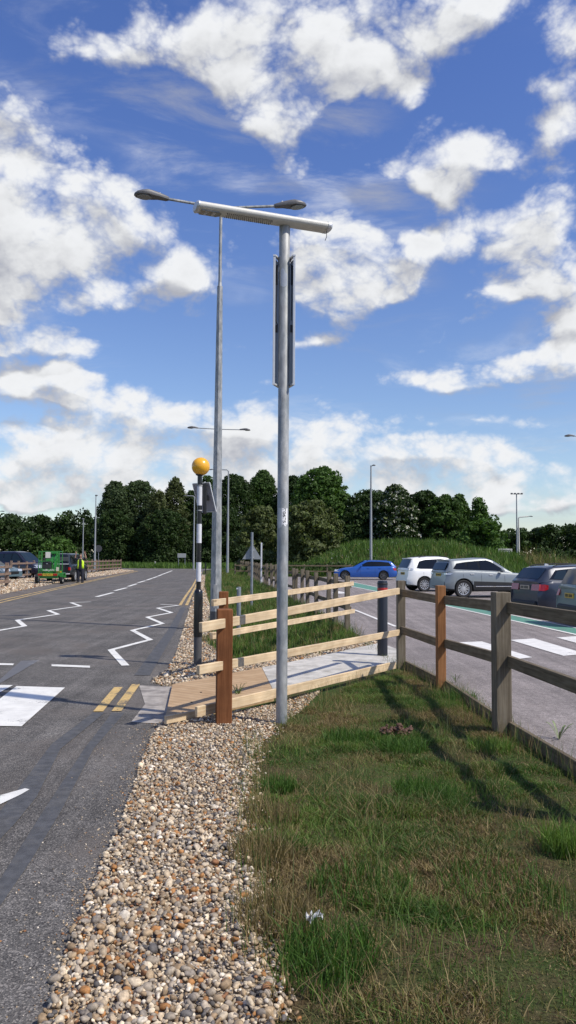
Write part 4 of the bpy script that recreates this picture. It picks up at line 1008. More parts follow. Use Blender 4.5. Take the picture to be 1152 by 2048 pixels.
sl = street_lamp('tall octagonal twin headed lamp column behind the beacon', (at(442, 412, cd).x, cd), ctop, .125, .034,
    [(aL.x, aL.y, aL.length, hl.z-ctop+.05), (aR.x, aR.y, aR.length, hr.z-ctop+.05)], step=(at(441, 573, cd).z, .038, .062), mat=M_galv, hs=1.08)
# its base runs slightly out of plumb, as seen
ang = (at(442, 412, cd).x-cbx)/ctop
sl.location.x = cbx; sl.rotation_euler = (0, math.atan(ang), 0)
b = MB(); b.lathe([(.127, 0), (.127, .42)], 8); b.build('painted_foot', M_greybase, sl)
b = MB(); b.box((.0, -.118, .75), (.09, .01, .5), None, .004); b.build('access_door', M_galv, sl, smooth=False)
def far_lamp(label, px, top, d, H=None, **k):
    p = at(px, top, d); zg = hz(p.x, d); return (p.x, d), p.z-zg, zg
def fl(label, px, top, d, arms, **k):
    bse, H, zg = far_lamp(label, px, top, d); return street_lamp(label, bse, H, k.pop('r0', .10), k.pop('r1', .045), arms, zg=zg, mat=k.pop('mat', M_column), sensors=False, **k)
fl('second twin headed lamp, seen behind the tall column', 438, 857, 51, [(-1, -.1, 1.35, .05), (1, .1, 1.35, .0)], r0=.12)
fl('bare pale column at the left end of the wood', 192, 992, 92, [(.3, -1, .3, .02)], r0=.13, r1=.05)
fl('shorter thin column left of the pale one across the road', 167, 1038, 100, [(.2, -1, .3, .0)], r0=.09, r1=.05)
fl('far lamp with a curved arm in front of the birches', 389, 994, 98, [(-1, 0, .9, 0)], hook=1, r0=.12, r1=.06, hs=.7)
fl('curved arm lamp standing right of the tall column', 457, 942, 76, [(-1, .1, 1.4, 0)], hook=1, r0=.13, r1=.06, hs=.7)
fl('single headed lamp on the grass behind the blue car', 742, 931, 70, [(.4, -1, .25, .0)], hook=0, r0=.13, r1=.06, hs=.75)
fl('lamp with a long arm to the right beyond the mound', 1037, 1036, 120, [(1, 0, 1.5, .1)], hook=1, r0=.19, r1=.10, mat=M_lampwhite)
fl('lamp at the right edge whose head reaches into view', 1180, 872, 53, [(-1, -.1, 1.1, .02)], r0=.12)
fl('distant lamp at the left edge showing only its head', -12, 1022, 118, [(1, 0, .9, .0)], r0=.1)
bse, H, zg = far_lamp('', 1033, 988, 136)
ml = tag(empty('floodlight_mast', (bse[0], bse[1], zg)), 'thin floodlight mast with a row of four lights', 'floodlight')
b = MB(); b.lathe([(.16, 0), (.09, H)], 8); b.build('mast', M_column, ml)
b = MB(); b.bar((-.95, 0, H), (.95, 0, H), .1, .1); b.build('crossbar', M_column, ml)
for i in range(4): b = MB(); b.box((-.85+i*.57, -.1, H+.05), (.34, .35, .26), None, .05); b.build('floodlight', M_head, ml)

# ---------------------------------------------------------------- bollards, signs
x, y = G(765, 1317); bo = tag(empty('bollard', (x, y, 0)), 'dark round bollard with red bands at the end of the path', 'bollard'); h = at(765, 1161, y).z; w = .082
b = MB(); b.lathe([(w, -.1), (w, h-.03), (w-.008, h-.006), (w-.03, h), (.001, h)], 24); b.build('body', M_navy, bo)
for y0_ in (1178, 1187.5):
    z_ = at(765, y0_, y).z; b = MB(); b.lathe([(w+.0005, z_-.020), (w+.002, z_-.018), (w+.002, z_+.018), (w+.0005, z_+.020)], 24); b.build('red_band', M_red, bo)
b = MB(); b.lathe([(w+.0008, h-.065), (w+.003, h-.06), (w+.003, h-.045), (w+.0008, h-.04)], 24); b.build('groove_ring', M_black, bo)
x, y = G(477, 1280); po = tag(empty('short_post', (x, y, 0)), 'short grey steel post standing in the verge behind the rails', 'post'); h = at(478, 1174, y).z
b = MB(); b.lathe([(.040, -.1), (.040, h), (.036, h+.002), (.036, h-.05)], 16); b.build('tube', M_galv2, po); b = MB(); b.box((-.03, -.035, h-.03), (.035, .02, .025)); b.build('bracket', M_alum, po)
x, y = G(503, 1217); sp_ = tag(empty('triangular_sign', (x, y, 0)), 'back of a triangular road sign on a grey pole in the verge', 'road sign'); h = at(504, 1065, y).z
b = MB(); b.lathe([(.040, -.1), (.040, h), (.001, h+.01)], 14); b.build('pole', M_galv2, sp_)
zt, zb = at(504, 1090, y).z, at(504, 1118.5, y).z; hwid = 19.5*y/FPX
tri = [(-hwid, .055, zb), (hwid, .055, zb), (hwid*.93, .055, zb+.05), (.045, .055, zt-.01), (-.045, .055, zt-.01), (-hwid*.93, .055, zb+.05)]
tri = [(-hwid, .055, zb), (hwid, .055, zb), (.03, .055, zt), (-.03, .055, zt)]
b = MB(); b.prism(tri, (0, .008, 0)); pl_ = b.build('plate', pm('sign_back_grey', (.30, .32, .33), .5, .2, var=.06), sp_, smooth=False)
b = MB(); b.box((0, .03, zb+.06), (.12, .045, .03)); b.box((0, .03, zt-.16), (.12, .045, .03)); b.build('clip', M_alum, sp_, smooth=False)
p = at(523, 1086, 48); wp = tag(empty('marker_post', (p.x, 48, 0)), 'slim white marker post behind the long fence', 'post'); b = MB(); b.box((0, 0, p.z/2), (.09, .06, p.z), None, .01); b.box((0, 0, p.z+.01), (.07, .05, .02)); b.build('shaft', M_whiteband, wp, smooth=False)
def board_sign(label, px, py0, py1, wpx, d, mat, lines=None, legs=2, cat='sign', text=None):
    c_ = at(px, py0, d); zt = c_.z; zb = at(px, py1, d).z; w = wpx*d/FPX; zg = hz(c_.x, d)
    o = tag(empty('board_sign', (c_.x, d, zg)), label, cat); zt -= zg; zb -= zg
    b = MB(); b.box((0, 0, (zt+zb)/2), (w, .05, zt-zb), None, .02); pl = b.build('panel', mat, o, smooth=False)
    for k_ in range(legs):
        b = MB(); xx = (-.38+.76*k_/(max(1, legs-1)))*w; b.lathe([(.05, -.1), (.05, zt-.03)], 8, c=(xx, .08, 0)); b.build('leg', M_galv2, o)
    return o, pl, w, zt, zb
board_sign('grey backed direction sign on two legs at the road end', 363.5, 1107, 1115.5, 17, 114, pm('direction_sign_back', (.33, .34, .34), .5))
o, pl, w, zt, zb = board_sign('white board with two lines of small lettering beyond the mound', 1010, 1097.5, 1107, 29, 84, M_lampwhite)
rs = np.random.default_rng(5)
for z_, n_, xx0 in ((zt-.16, 13, -.55), (zt-.36, 11, -.45)):
    b = MB(); xx = xx0
    for i in range(n_):
        ww = rs.uniform(.04, .075); b.box((xx+ww/2, -.028, z_), (ww, .006, .10+rs.uniform(-.02, .02))); xx += ww+.022+(.07 if i == 6 else 0)
    tag(b.build('blurred_lettering', M_greybase, pl, smooth=False))
p = at(197, 1097, 96); rsn = tag(empty('round_sign', (p.x, 96, 0)), 'round grey sign back beside the foot of the pale column', 'road sign')
b = MB(); b.lathe([(.001, 0), (.42, 0), (.42, .03), (.001, .03)], 20, axis='Y', c=(0, 0, p.z)); b.build('disc', M_greybase, rsn); b = MB(); b.lathe([(.04, 0), (.04, p.z+.3)], 8, c=(0, .08, 0)); b.build('pole', M_galv2, rsn)
x, y = G(310, 1134.5); mk = tag(empty('small_marker', (x, y, 0)), 'small pale marker stake in the grass at the road end', 'post'); b = MB(); b.box((0, 0, .35), (.10, .07, .8), None, .02); b.box((0, 0, .78), (.22, .08, .16), None, .02); b.build('stake', M_lampwhite, mk)
# pedestrian guard rails at the far right edge of the road
for i, (px, py) in enumerate([(424, 1151), (411, 1147)]):
    x, y = G(px, py); gr2 = tag(empty('guard_rail', (x, y, 0), R(96)), ['nearer black guard rail at the road edge beyond the beacon', 'farther black guard rail at the road edge beyond the beacon'][i], 'guard rail')
    for xx in (0, 2.4 if i == 0 else 1.6): b = MB(); b.tube([(xx, 0, -.1), (xx, 0, 1.05)], .055, 8); b.build('post', M_black, gr2)
    LL = 2.4 if i == 0 else 1.6
    for z_ in (.15, 1.0): b = MB(); b.tube([(0, 0, z_), (LL, 0, z_)], .04, 6); b.build('rail', M_black, gr2)
    b = MB()
    for q in range(1, 16): b.tube([(LL*q/16, 0, .15), (LL*q/16, 0, 1.0)], .014, 5)
    tag(b.build('bars', M_black, gr2))
    b = MB(); b.box((LL/2, 0, .93), (LL, .09, .14), None, .01); b.build('reflective_strip', M_whiteband, gr2)

# ---------------------------------------------------------------- small things in the grass
x, y = G(792, 1474); r9 = np.random.default_rng(5)
n = 260; P = np.stack([x+np.clip(r9.normal(0, .075, n), -.13, .13), y+np.clip(r9.normal(0, .045, n), -.07, .07), np.abs(r9.normal(0, .03, n))+.01], 1)
v, f, c = pebbles(P, r9.uniform(.010, .026, n), ico1_v, ico1_f, 7); c = np.array((.085, .045, .030))[None]*r9.uniform(.5, 1.5, (len(v), 1))
tag(raw_mesh('earth_clod', v, 3, f, M_pebble, cols=c), 'lumpy reddish brown clod of earth lying in the grass', 'clod')
x, y = G(628, 1864); b = MB(); b.v = []; r9 = np.random.default_rng(15)
n = 7; vs = [(x+(i-3)*.012+r9.normal(0, .002), y+(j-3)*.010+r9.normal(0, .002), .045+r9.uniform(0, .035)) for i in range(n) for j in range(n)]
b.add(vs, [(i*n+j, i*n+j+1, (i+1)*n+j+1, (i+1)*n+j) for i in range(n-1) for j in range(n-1)])
o = tag(b.build('paper_litter', pm('crumpled_white_plastic', (.62, .63, .65), .35), smooth=False), 'crumpled scrap of white plastic in the near grass', 'litter')
sm = o.modifiers.new('thickness', 'SOLIDIFY'); sm.thickness = .002
def weed(name, label, px, py, n, L, wd, col, seed, up=.8, z=0):
    x, y = G(px, py); r = np.random.default_rng(seed); b = MB()
    for i in range(n):
        a = r.uniform(0, 6.28); dx, dy = math.cos(a), math.sin(a); l = L*r.uniform(.6, 1.1); u = up*r.uniform(.7, 1.2); w_ = wd*r.uniform(.7, 1.2)
        pts = [(0, .0, .25), (.30, u*.45, .8), (.62, u*.8, 1.0), (.85, u*.92, .7), (1.0, u*.9, .05)]
        vs = []
        for t_, h_, w2 in pts: vs += [(x+dx*t_*l-dy*w_*w2/2, y+dy*t_*l+dx*w_*w2/2, z+h_*l), (x+dx*t_*l, y+dy*t_*l, z+h_*l-w_*w2*.25), (x+dx*t_*l+dy*w_*w2/2, y+dy*t_*l-dx*w_*w2/2, z+h_*l)]
        b.add(vs, [(3*k_+q, 3*k_+q+1, 3*k_+q+4, 3*k_+q+3) for k_ in range(4) for q in (0, 1)])
    return tag(b.build(name, pm(name+'_leaf', col, .6, var=.25, vscale=20)), label, 'weed')
weed('broadleaf_weed', 'grey green weed growing by the kick board on the car park edge', 1118, 1480, 7, .13, .024, (.16, .20, .09), 3, 1.3)
weed('broadleaf_weed', 'small green weed at the foot of the orange post', 912, 1366, 14, .09, .009, (.11, .17, .05), 4, 1.4)
b_ = weed('leafy_sprig', 'leafy green sprig sprouting between the paving and the kick board', 476, 1396, 26, .10, .010, (.12, .19, .05), 6, 1.6)
x, y = along(P0, P1, 150, .05, r6); x2, y2 = along(P1, P2, 260, .05, r6); x = np.concatenate([x, x2])+.13; y = np.concatenate([y, y2]); n = len(x)
c = np.where(r6.random((n, 1)) < .5, STRAW, GREEN*1.2)*r6.uniform(.7, 1.2, (n, 1)); v, f, c = blades(x, y, np.zeros(n), r6.uniform(.04, .20, n), np.full(n, .0035), c, 9, .6)
tag(raw_mesh('grass', v, 4, f, M_grassb, cols=c), kind='stuff', label='wisps of grass on the car park side of the weathered fence', cat='grass')
# ---------------------------------------------------------------- vehicles
def wheel(parent, x, y, r, side, rim_mat, spokes=5, wid=.22, double=False, steel=False):
    b = MB(); w2 = wid/2
    b.lathe([(r*.66, -w2*.85), (r*.90, -w2), (r*.985, -w2*.7), (r, 0), (r*.985, w2*.7), (r*.90, w2), (r*.66, w2*.85), (r*.64, w2*.2), (r*.64, -w2*.6)], 28, axis='Y')
    b.f = [f for f in b.f]
    ty = b.build('wheel', M_tyre, parent); ty.location = (x, y, r)
    b = MB(); yo = side*w2*.80; rr_ = r*.665
    b.lathe([(rr_*.90, -w2*.5*side), (rr_*.93, yo), (rr_*1.02, yo+side*.006), (rr_*1.02, yo-side*.02), (rr_*.9, -w2*.5*side)], 28, axis='Y')
    b.lathe([(.001, yo*1.02), (rr_*.20, yo*1.02), (rr_*.24, yo*.8)], 14, axis='Y')
    n_ = spokes
    for i in range(n_):
        a = 2*math.pi*(i+.5)/n_
        for da in ((-.16, .16) if double else (0,)):
            a1 = a+da*.6; a2 = a+da*1.7
            p = Vector((math.cos(a1)*rr_*.16, yo*.96, math.sin(a1)*rr_*.16)); q = Vector((math.cos(a2)*rr_*.97, yo*.92, math.sin(a2)*rr_*.97))
            t_ = (q-p).normalized(); s_ = Vector((0, 1, 0)).cross(t_); w1, w2_ = (.014, .020) if double else (.030, .045)
            if steel: w1 = w2_ = .09
            b.prism([p-s_*w1, q-s_*w2_, q+s_*w2_, p+s_*w1], (0, -side*.022, 0))
    b.build('rim', rim_mat, ty, ang=50)
    b = MB(); b.lathe([(.001, side*w2*.45), (rr_*.90, side*w2*.45), (rr_*.90, side*w2*.2), (.001, side*w2*.2)], 20, axis='Y'); b.lathe([(.001, side*w2*.15), (rr_*.93, side*w2*.15), (rr_*.93, side*w2*.05), (.001, side*w2*.05)], 20, axis='Y'); b.build('brake_disc', M_black, ty)
    return ty
def car(name, label, pos, head, P, cat='car', group=None):
    root = tag(empty(name, (pos[0], pos[1], 0), head), label, cat, group)
    ro, wb, fo, W, r = P['ro'], P['wb'], P['fo'], P['W']/2, P['r']; x0, x1 = -ro, wb+fo; paint_ = P['paint']
    bx_, bz_ = zip(*P['belt']); gx2, gz2 = zip(*P['roof']); ZS = P.get('sill', .24); arch = r+P.get('gap', .055)
    rz_, ri_ = zip(*P['rear']); fz_, fi_ = zip(*P['front']); tum = P.get('tumble', .30); clad = P.get('clad', 0)
    zt_ = lambda x: float(np.interp(x, bx_, bz_)); zr_ = lambda x: float(np.interp(x, gx2, gz2))
    rd, fd = P.get('rround', .14), P.get('fround', .20)
    def w_(x):
        tr = min(1, (x-x0)/.5); tf = min(1, (x1-x)/.8); return W*(1-rd*(1-tr)**2.6-fd*(1-tf)**2.4)
    def shift(x, z):
        kr = max(0, 1-(x-x0)/.55); kf = max(0, 1-(x1-x)/.75)
        return x+kr*float(np.interp(z, rz_, ri_))-kf*float(np.interp(z, fz_, fi_))
    def zbot(x):
        z = ZS+.05*max(0, 1-(x-x0)/.5)+.03*max(0, 1-(x1-x)/.6)
        for xw in (0, wb):
            if abs(x-xw) < arch: z = max(z, r+math.sqrt(arch**2-(x-xw)**2))
        return z
    def prof(x):
        w, zb, zt = w_(x), zbot(x), zt_(x); h = zt-zb; up_ = max(.0, h)
        zm = max(zb+.02, min(zt-.12, .62*zt)); 
        return [(0, zb+.02), (w-.16, zb+.01), (w-.022, zb), (w-.004, zb+min(.05, h*.2)), (w, zm), (w-.012, zm+(zt-zm)*.35), (w-.022, zt-.085*min(1, h/.3)), (w-.055, zt-.02), (w-.10, zt), (w*.5, zt+.016), (0, zt+.02)]
    xs = set(np.round(np.arange(x0, x1+.001, .075), 3)) | {x0, x0+.02, x0+.05, x1, x1-.02, x1-.05, x1-.1}
    for xw in (0, wb):
        for a in np.linspace(0, math.pi, 15): xs.add(round(xw+math.cos(a)*arch, 4))
        xs |= {xw-arch-.004, xw+arch+.004}
    xs = sorted(x for x in xs if x0 <= x <= x1)
    b = MB(); secs = []
    for x in xs:
        p = prof(x); full = [(y, z) for y, z in p]+[(-y, z) for y, z in p[-2:0:-1]]
        secs.append([(shift(x, z), y, z) for y, z in full])
    n = len(secs[0])
    vs = [p for s_ in secs for p in s_]; fs, mi = [], []
    for i in range(len(secs)-1):
        for k_ in range(n):
            k2 = (k_+1) % n; f = (i*n+k_, i*n+k2, (i+1)*n+k2, (i+1)*n+k_); zc = sum(vs[q][2] for q in f)/4; fs.append(f)
            under = k_ in (0, 1, n-1, n-2)
            xc = sum(vs[q][0] for q in f)/4; inarch = any(math.hypot(xc-xw, zc-r) < arch+.06 for xw in (0, wb)) and clad
            mi.append(1 if under or zc < clad else 0)
    fs += [tuple(range(n-1, -1, -1)), tuple((len(secs)-1)*n+k_ for k_ in range(n))]; mi += [0, 0]
    b.v = vs; b.f = fs; b.mi = mi; 
    # greenhouse
    g0, g1 = gx2[0], gx2[-1]
    gxs = sorted({round(x, 3) for x in list(np.linspace(g0+.002, g1-.002, 30))+[q+e for q in gx2[1:-1] for e in (0,)]}); gs = []
    for x in gxs:
        zt, zr = zt_(x)-.02, max(zr_(x), zt_(x)+.004); w = w_(x)-.085; q = min(.055, (zr-zt)*.5); yr = w-tum*(zr-q-zt)
        p = [(w, zt), (yr, zr-q), (yr-.05*min(1, (zr-zt)/.2), zr-q*.25), (yr*.62, zr+.008), (0, zr+.014)]
        gs.append([(shift(x, z) if False else x, y, z) for y, z in p+[(-y, z) for y, z in p[-2::-1]]])
    n = len(gs[0]); b0 = len(b.v); vs = [p for s_ in gs for p in s_]; b.v += vs
    for i in range(len(gs)-1):
        for k_ in range(n-1): b.f.append((b0+i*n+k_, b0+i*n+k_+1, b0+(i+1)*n+k_+1, b0+(i+1)*n+k_)); b.mi.append(0)
    b.f += [tuple(b0+k_ for k_ in range(n)), tuple(b0+(len(gs)-1)*n+k_ for k_ in range(n))]; b.mi += [0, 0]
    body = b.build('body', [paint_, M_clad], root, ang=38)
    u = MB(); u.box(((x0+x1)/2, 0, .46), (x1-x0-.5, W*1.30, .40)); u.build('underbody_light_block', M_black, root, smooth=False)  # black box added to block light under the car and darken the wheel wells
    S = lambda x, z: w_(x)-.085-tum*(z-zt_(x)+.02)
    # side glass
    for side in (1, -1):
        for poly, mt, of in [(p, M_glass, .006) for p in P['dlo']]+[(p, P.get('glass', M_glass), .011) for p in P['win']]:
            pts = []
            for i, (xa, za) in enumerate(poly):
                xb, zb_ = poly[(i+1) % len(poly)]
                for k_ in range(3): xx, zz = xa+(xb-xa)*k_/3, za+(zb_-za)*k_/3; pts.append((xx, side*(S(xx, zz)+of), zz))
            m_ = MB(); m_.prism(pts, (0, -side*.03, 0)); m_.build('side_window' if of > .008 else 'window_surround', mt, body, smooth=False)
        if P.get('chrome'):
            m_ = MB(); pl = P['chrome']
            m_.tube([(x, side*(S(x, z)+.012), z) for x, z in pl], .011, 6); m_.build('window_trim', M_chrome, body)
    def screen(nm, xa, za, xb, zb_, inset=.09):      # from base (xa,za) to top (xb,zb)
        m_ = MB(); nv, nu = 5, 8; dx, dz = xb-xa, zb_-za; L = math.hypot(dx, dz); nx_, nz_ = dz/L, -dx/L
        if nz_ < 0: nx_, nz_ = -nx_, -nz_
        rows = []
        for o_ in (.014, -.02):
            for i in range(nv+1):
                t_ = i/nv; x, z = xa+dx*t_, za+dz*t_; yw = (w_(min(max(x, x0), x1))-.085-tum*(z-zt_(x)))-inset*(1-.3*t_)
                for j in range(nu+1): y = yw*(2*j/nu-1); rows.append((x+nx_*o_, y, z+nz_*o_+.012*(1-(y/yw)**2)))
        k0 = (nv+1)*(nu+1); f_ = []
        for i in range(nv):
            for j in range(nu): a = i*(nu+1)+j; f_ += [(a, a+1, a+nu+2, a+nu+1), (k0+a+nu+1, k0+a+nu+2, k0+a+1, k0+a)]
        m_.add(rows, f_); return m_.build(nm, P.get('glass', M_glass), body)
    screen('windscreen', *P['wscreen']); screen('rear_window', *P['rscreen'])
    def yb(x, z):
        p = prof(x)[1:9]; zs = [q[1] for q in p]; ys = [q[0] for q in p]; return float(np.interp(z, zs, ys))
    def lamp(nm, mt, xr, zr2, rear=True, sidelen=.3, backlen=.3):
        za, zb_ = zr2
        for side in (1, -1):
            m_ = MB(); pts = []
            if rear: us = [('s', x0+sidelen), ('s', x0+sidelen*.6), ('s', x0+sidelen*.3), ('s', x0+.03), ('b', 0), ('b', backlen*.5), ('b', backlen)]
            else: us = [('s', x1-sidelen), ('s', x1-sidelen*.7), ('s', x1-sidelen*.4), ('s', x1-.06), ('b', 0), ('b', backlen*.5), ('b', backlen)]
            V = []
            for o_ in (.012, -.02):
                for kd, q in us:
                    for z in (za+(0.045 if kd == 's' and (q == us[0][1]) else 0), zb_-(.02 if q == us[0][1] else 0)):
                        if kd == 's': V.append((shift(q, z), side*(yb(q, z)+o_), z))
                        else:
                            xe = x0 if rear else x1; sg = -1 if rear else 1; V.append((shift(xe, z)+sg*o_, side*(w_(xe)-.012-q+(o_ if q == 0 else 0)), z))
            m = len(us); f_ = []
            for i in range(m-1):
                f_ += [(2*i, 2*i+1, 2*i+3, 2*i+2), (2*m+2*i, 2*m+2*i+2, 2*m+2*i+3, 2*m+2*i+1), (2*i+1, 2*m+2*i+1, 2*m+2*i+3, 2*i+3), (2*i, 2*i+2, 2*m+2*i+2, 2*m+2*i)]
            f_ += [(0, 2*m, 2*m+1, 1), (2*m-2, 2*m-1, 4*m-1, 4*m-2)]
            m_.add(V, f_); m_.build(nm, mt, body, smooth=False)
    tl = P['tail']; lamp('tail_light', tl.get('mat', M_tail), 0, tl['z'], True, tl['s'], tl['b'])
    hl_ = P['head']; lamp('headlight', M_headl, 0, hl_['z'], False, hl_['s'], hl_['b'])
    m_ = MB(); zp = P['plate']; m_.box((shift(x0, zp)-.012, 0, zp), (.02, .52, .12), None, .004); pt = m_.build('number_plate', P.get('plate_mat', M_plate), root, smooth=False)
    m_ = MB(); rp = np.random.default_rng(int(abs(pos[0])*10))
    yy = -.20
    for i in range(7): ww = .045; m_.box((shift(x0, zp)-.024, yy+ww/2, zp), (.004, ww*.8, .07)); yy += ww+.012+(.03 if i == 3 else 0)
    m_.build('blurred_characters', M_black, pt, smooth=False)
    m_ = MB(); m_.box((shift(x0, zp-.18)+.02, 0, ZS+.12), (.12, W*1.5, .16), None, .04); m_.build('rear_bumper_trim', M_clad, root, smooth=False)
    m_ = MB(); zg_ = P.get('grille', .5); m_.box((shift(x1, zg_)-.01, 0, zg_), (.05, .8, .16), None, .02); m_.build('grille', M_black, root, smooth=False)
    for side in (1, -1):
        for xw in (0, wb): wheel(root, xw, side*(W-.125), r, side, P.get('rim', M_rim), P.get('spokes', 5), double=P.get('double', False))
        for hx in P['handles']:
            zz = zt_(hx)-.13; m_ = MB(); m_.box((hx, side*(yb(hx, zz)+.012), zz), (.17, .025, .028), None, .008); m_.build('door_handle', P.get('handle_mat', paint_), body)
        for sx in P.get('seams', []):
            m_ = MB(); m_.tube([(sx, side*(yb(sx, z)+.001), z) for z in np.linspace(ZS+.08, zt_(sx)-.03, 7)], .005, 4); m_.build('door_seam', M_black, body)
        mx = P['mirror']; m_ = MB(); m_.box((mx, side*(w_(mx)+.06), zt_(mx)+.07), (.13, .20, .13), None, .045); m_.build('wing_mirror', P.get('mirror_mat', paint_), root)
        if P.get('rails'):
            a_, b2 = P['rails']; m_ = MB(); m_.tube([(x, side*(w_(x)-.085-tum*(zr_(x)-zt_(x))-.05), zr_(x)+.035*(1 if a_+.08 < x < b2-.08 else .1)) for x in np.linspace(a_, b2, 12)], .015, 6); m_.build('roof_rail', P.get('rail_mat', M_clad), root)
        if P.get('sillstrip'):
            a_, b2, zz = P['sillstrip']; m_ = MB(); m_.box(((a_+b2)/2, side*(W+.003), zz), (b2-a_, .02, .035), None, .008); m_.build('sill_strip', M_chrome, root)
    if P.get('spoiler'):
        xx, zz = P['spoiler']; m_ = MB(); m_.box((xx, 0, zz), (.26, W*1.35, .035), None, .015); m_.build('roof_spoiler', paint_, root)
    if P.get('fin'): m_ = MB(); xx = P['fin']; m_.prism([(xx, -.02, zr_(xx)), (xx+.2, -.02, zr_(xx)), (xx+.08, -.02, zr_(xx)+.07), (xx+.02, -.02, zr_(xx)+.075)], (0, .04, 0)); m_.build('roof_aerial', P.get('fin_mat', paint_), root)
    return root
def cpaint(name, col, metal=.5): 
    return pm(name, col, .38, metal*.4, coat=.55)
EST = dict(ro=.82+.18, wb=2.81, fo=.80, W=1.81, r=.325, sill=.20, tumble=.36,
    belt=[(-1.0, .93), (-.6, .985), (1.0, .97), (1.95, .935), (2.25, .92), (2.75, .87), (3.2, .78), (3.5, .68), (3.62, .60)],
    roof=[(-.95, .95), (-.78, 1.14), (-.60, 1.33), (-.42, 1.385), (.2, 1.42), (.9, 1.43), (1.35, 1.40), (1.75, 1.20), (2.25, .93)],
    rear=[(.2, .12), (.35, .0), (.58, .0), (.66, .05), (.93, .10)], front=[(.15, .10), (.3, .02), (.5, .0), (.62, .05), (.8, .12)],
    dlo=[[(-.62, 1.02), (-.38, 1.28), (.2, 1.335), (.9, 1.345), (1.22, 1.31), (1.62, 1.08), (1.72, .975), (.9, .985)]],
    win=[[(-.50, 1.04), (-.33, 1.25), (-.05, 1.29), (-.05, 1.015)], [(.0, 1.015), (.0, 1.295), (.2, 1.32), (.60, 1.325), (.60, 1.0)], [(.68, 1.0), (.68, 1.325), (.9, 1.33), (1.2, 1.295), (1.58, 1.07), (1.64, .99)]],
    wscreen=(2.18, .965, 1.42, 1.385), rscreen=(-.88, 1.02, -.60, 1.325), tail=dict(z=(.70, .88), s=.26, b=.40), head=dict(z=(.60, .74), s=.40, b=.35), plate=.78, handles=(.30, 1.12), seams=(-.30, .62, 1.70), mirror=1.62, rails=(-.4, 1.2), fin=-.3, spokes=5, double=True)
SUV = dict(ro=.86, wb=2.67, fo=.92, W=1.80, r=.345, sill=.30, tumble=.30, gap=.06,
    belt=[(-.86, 1.02), (-.5, 1.08), (1.0, 1.05), (1.75, 1.02), (2.3, .98), (2.9, .92), (3.3, .85), (3.59, .74)],
    roof=[(-.82, 1.06), (-.70, 1.30), (-.55, 1.56), (-.35, 1.62), (.3, 1.67), (.9, 1.68), (1.3, 1.64), (1.75, 1.36), (2.2, 1.02)],
    rear=[(.25, .12), (.38, .0), (.68, .0), (.76, .06), (1.05, .10)], front=[(.2, .10), (.4, .02), (.6, .0), (.75, .03), (.95, .10)],
    dlo=[[(-.38, 1.13), (-.22, 1.45), (.1, 1.53), (.9, 1.575), (1.2, 1.54), (1.62, 1.22), (1.72, 1.075), (.9, 1.09), (-.2, 1.10)]],
    win=[[(-.30, 1.15), (-.17, 1.43), (.16, 1.51), (.16, 1.12)], [(.22, 1.12), (.22, 1.52), (.72, 1.55), (.72, 1.11)], [(.80, 1.11), (.80, 1.555), (.9, 1.56), (1.18, 1.52), (1.56, 1.22), (1.62, 1.10)]],
    wscreen=(2.12, 1.07, 1.36, 1.61), rscreen=(-.79, 1.12, -.58, 1.53), tail=dict(z=(1.0, 1.14), s=.42, b=.30, mat=M_headl), head=dict(z=(.74, .88), s=.45, b=.4), plate=.86, handles=(.42, 1.25), seams=(-.05, .75, 1.72), mirror=1.60, rails=(-.3, 1.2), spokes=6, double=True, spoiler=(-.48, 1.585))
EVO = dict(SUV); EVO.update(ro=.80, wb=2.66, fo=.90, W=1.90, r=.375, sill=.30, clad=.52, gap=.045,
    belt=[(-.80, 1.03), (-.55, 1.10), (.4, 1.10), (1.3, 1.06), (1.9, 1.03), (2.5, 1.0), (3.0, .95), (3.35, .88), (3.56, .76)],
    roof=[(-.74, 1.06), (-.62, 1.24), (-.55, 1.44), (-.50, 1.52), (-.35, 1.545), (.2, 1.585), (.8, 1.625), (1.1, 1.62), (1.35, 1.55), (1.75, 1.30), (2.15, 1.04)],
    dlo=[[(-.42, 1.19), (-.26, 1.40), (.1, 1.455), (.6, 1.505), (1.05, 1.535), (1.25, 1.48), (1.62, 1.25), (1.85, 1.09), (.9, 1.125), (-.3, 1.16)]],
    win=[[(-.33, 1.20), (-.22, 1.38), (.12, 1.435), (.12, 1.17)], [(.20, 1.165), (.20, 1.445), (.62, 1.485), (.70, 1.14)], [(.78, 1.14), (.74, 1.495), (1.03, 1.515), (1.22, 1.46), (1.56, 1.24), (1.72, 1.11)]],
    wscreen=(2.06, 1.085, 1.30, 1.575), rscreen=(-.72, 1.13, -.58, 1.42), tail=dict(z=(.94, 1.01), s=.28, b=.2, mat=M_headl), plate=.93, rails=None, spokes=7, spoiler=(-.44, 1.525), sillstrip=(.50, 2.15, .47), handles=(.36, 1.18), seams=(-.02, .76, 1.78), mirror=1.62,
    paint=cpaint('grey_metallic_paint', (.20, .225, .24), .5), mirror_mat=cpaint('grey_mirror_paint', (.13, .15, .165), .5), handle_mat=M_alum)
def at_ground(px, py): return G(px, py)
# blue estate, side on, facing left
P = dict(EST); P.update(paint=cpaint('bright_blue_paint', (.012, .085, .36), .35), rim=M_rimd, plate_mat=M_plate)
rx = at(768, 1151, 58.5).x
car('estate_car', 'bright blue estate car parked side on facing left before the mound', (rx, 59.4), math.pi-.03, P, group='parked cars')
# white SUV
P = dict(SUV); P.update(paint=cpaint('white_paint', (.78, .78, .76), 0.0), rails=(-.2, 1.3), tail=dict(z=(1.00, 1.13), s=.26, b=.16, mat=M_headl))
h = R(12); rr0 = at(848, 1170, 38.6); c_ = (rr0.x-math.sin(h)*.78, rr0.y+math.cos(h)*.78)
car('white_suv', 'white sport utility car parked left of the silver grey one', c_, h, P, group='parked cars')
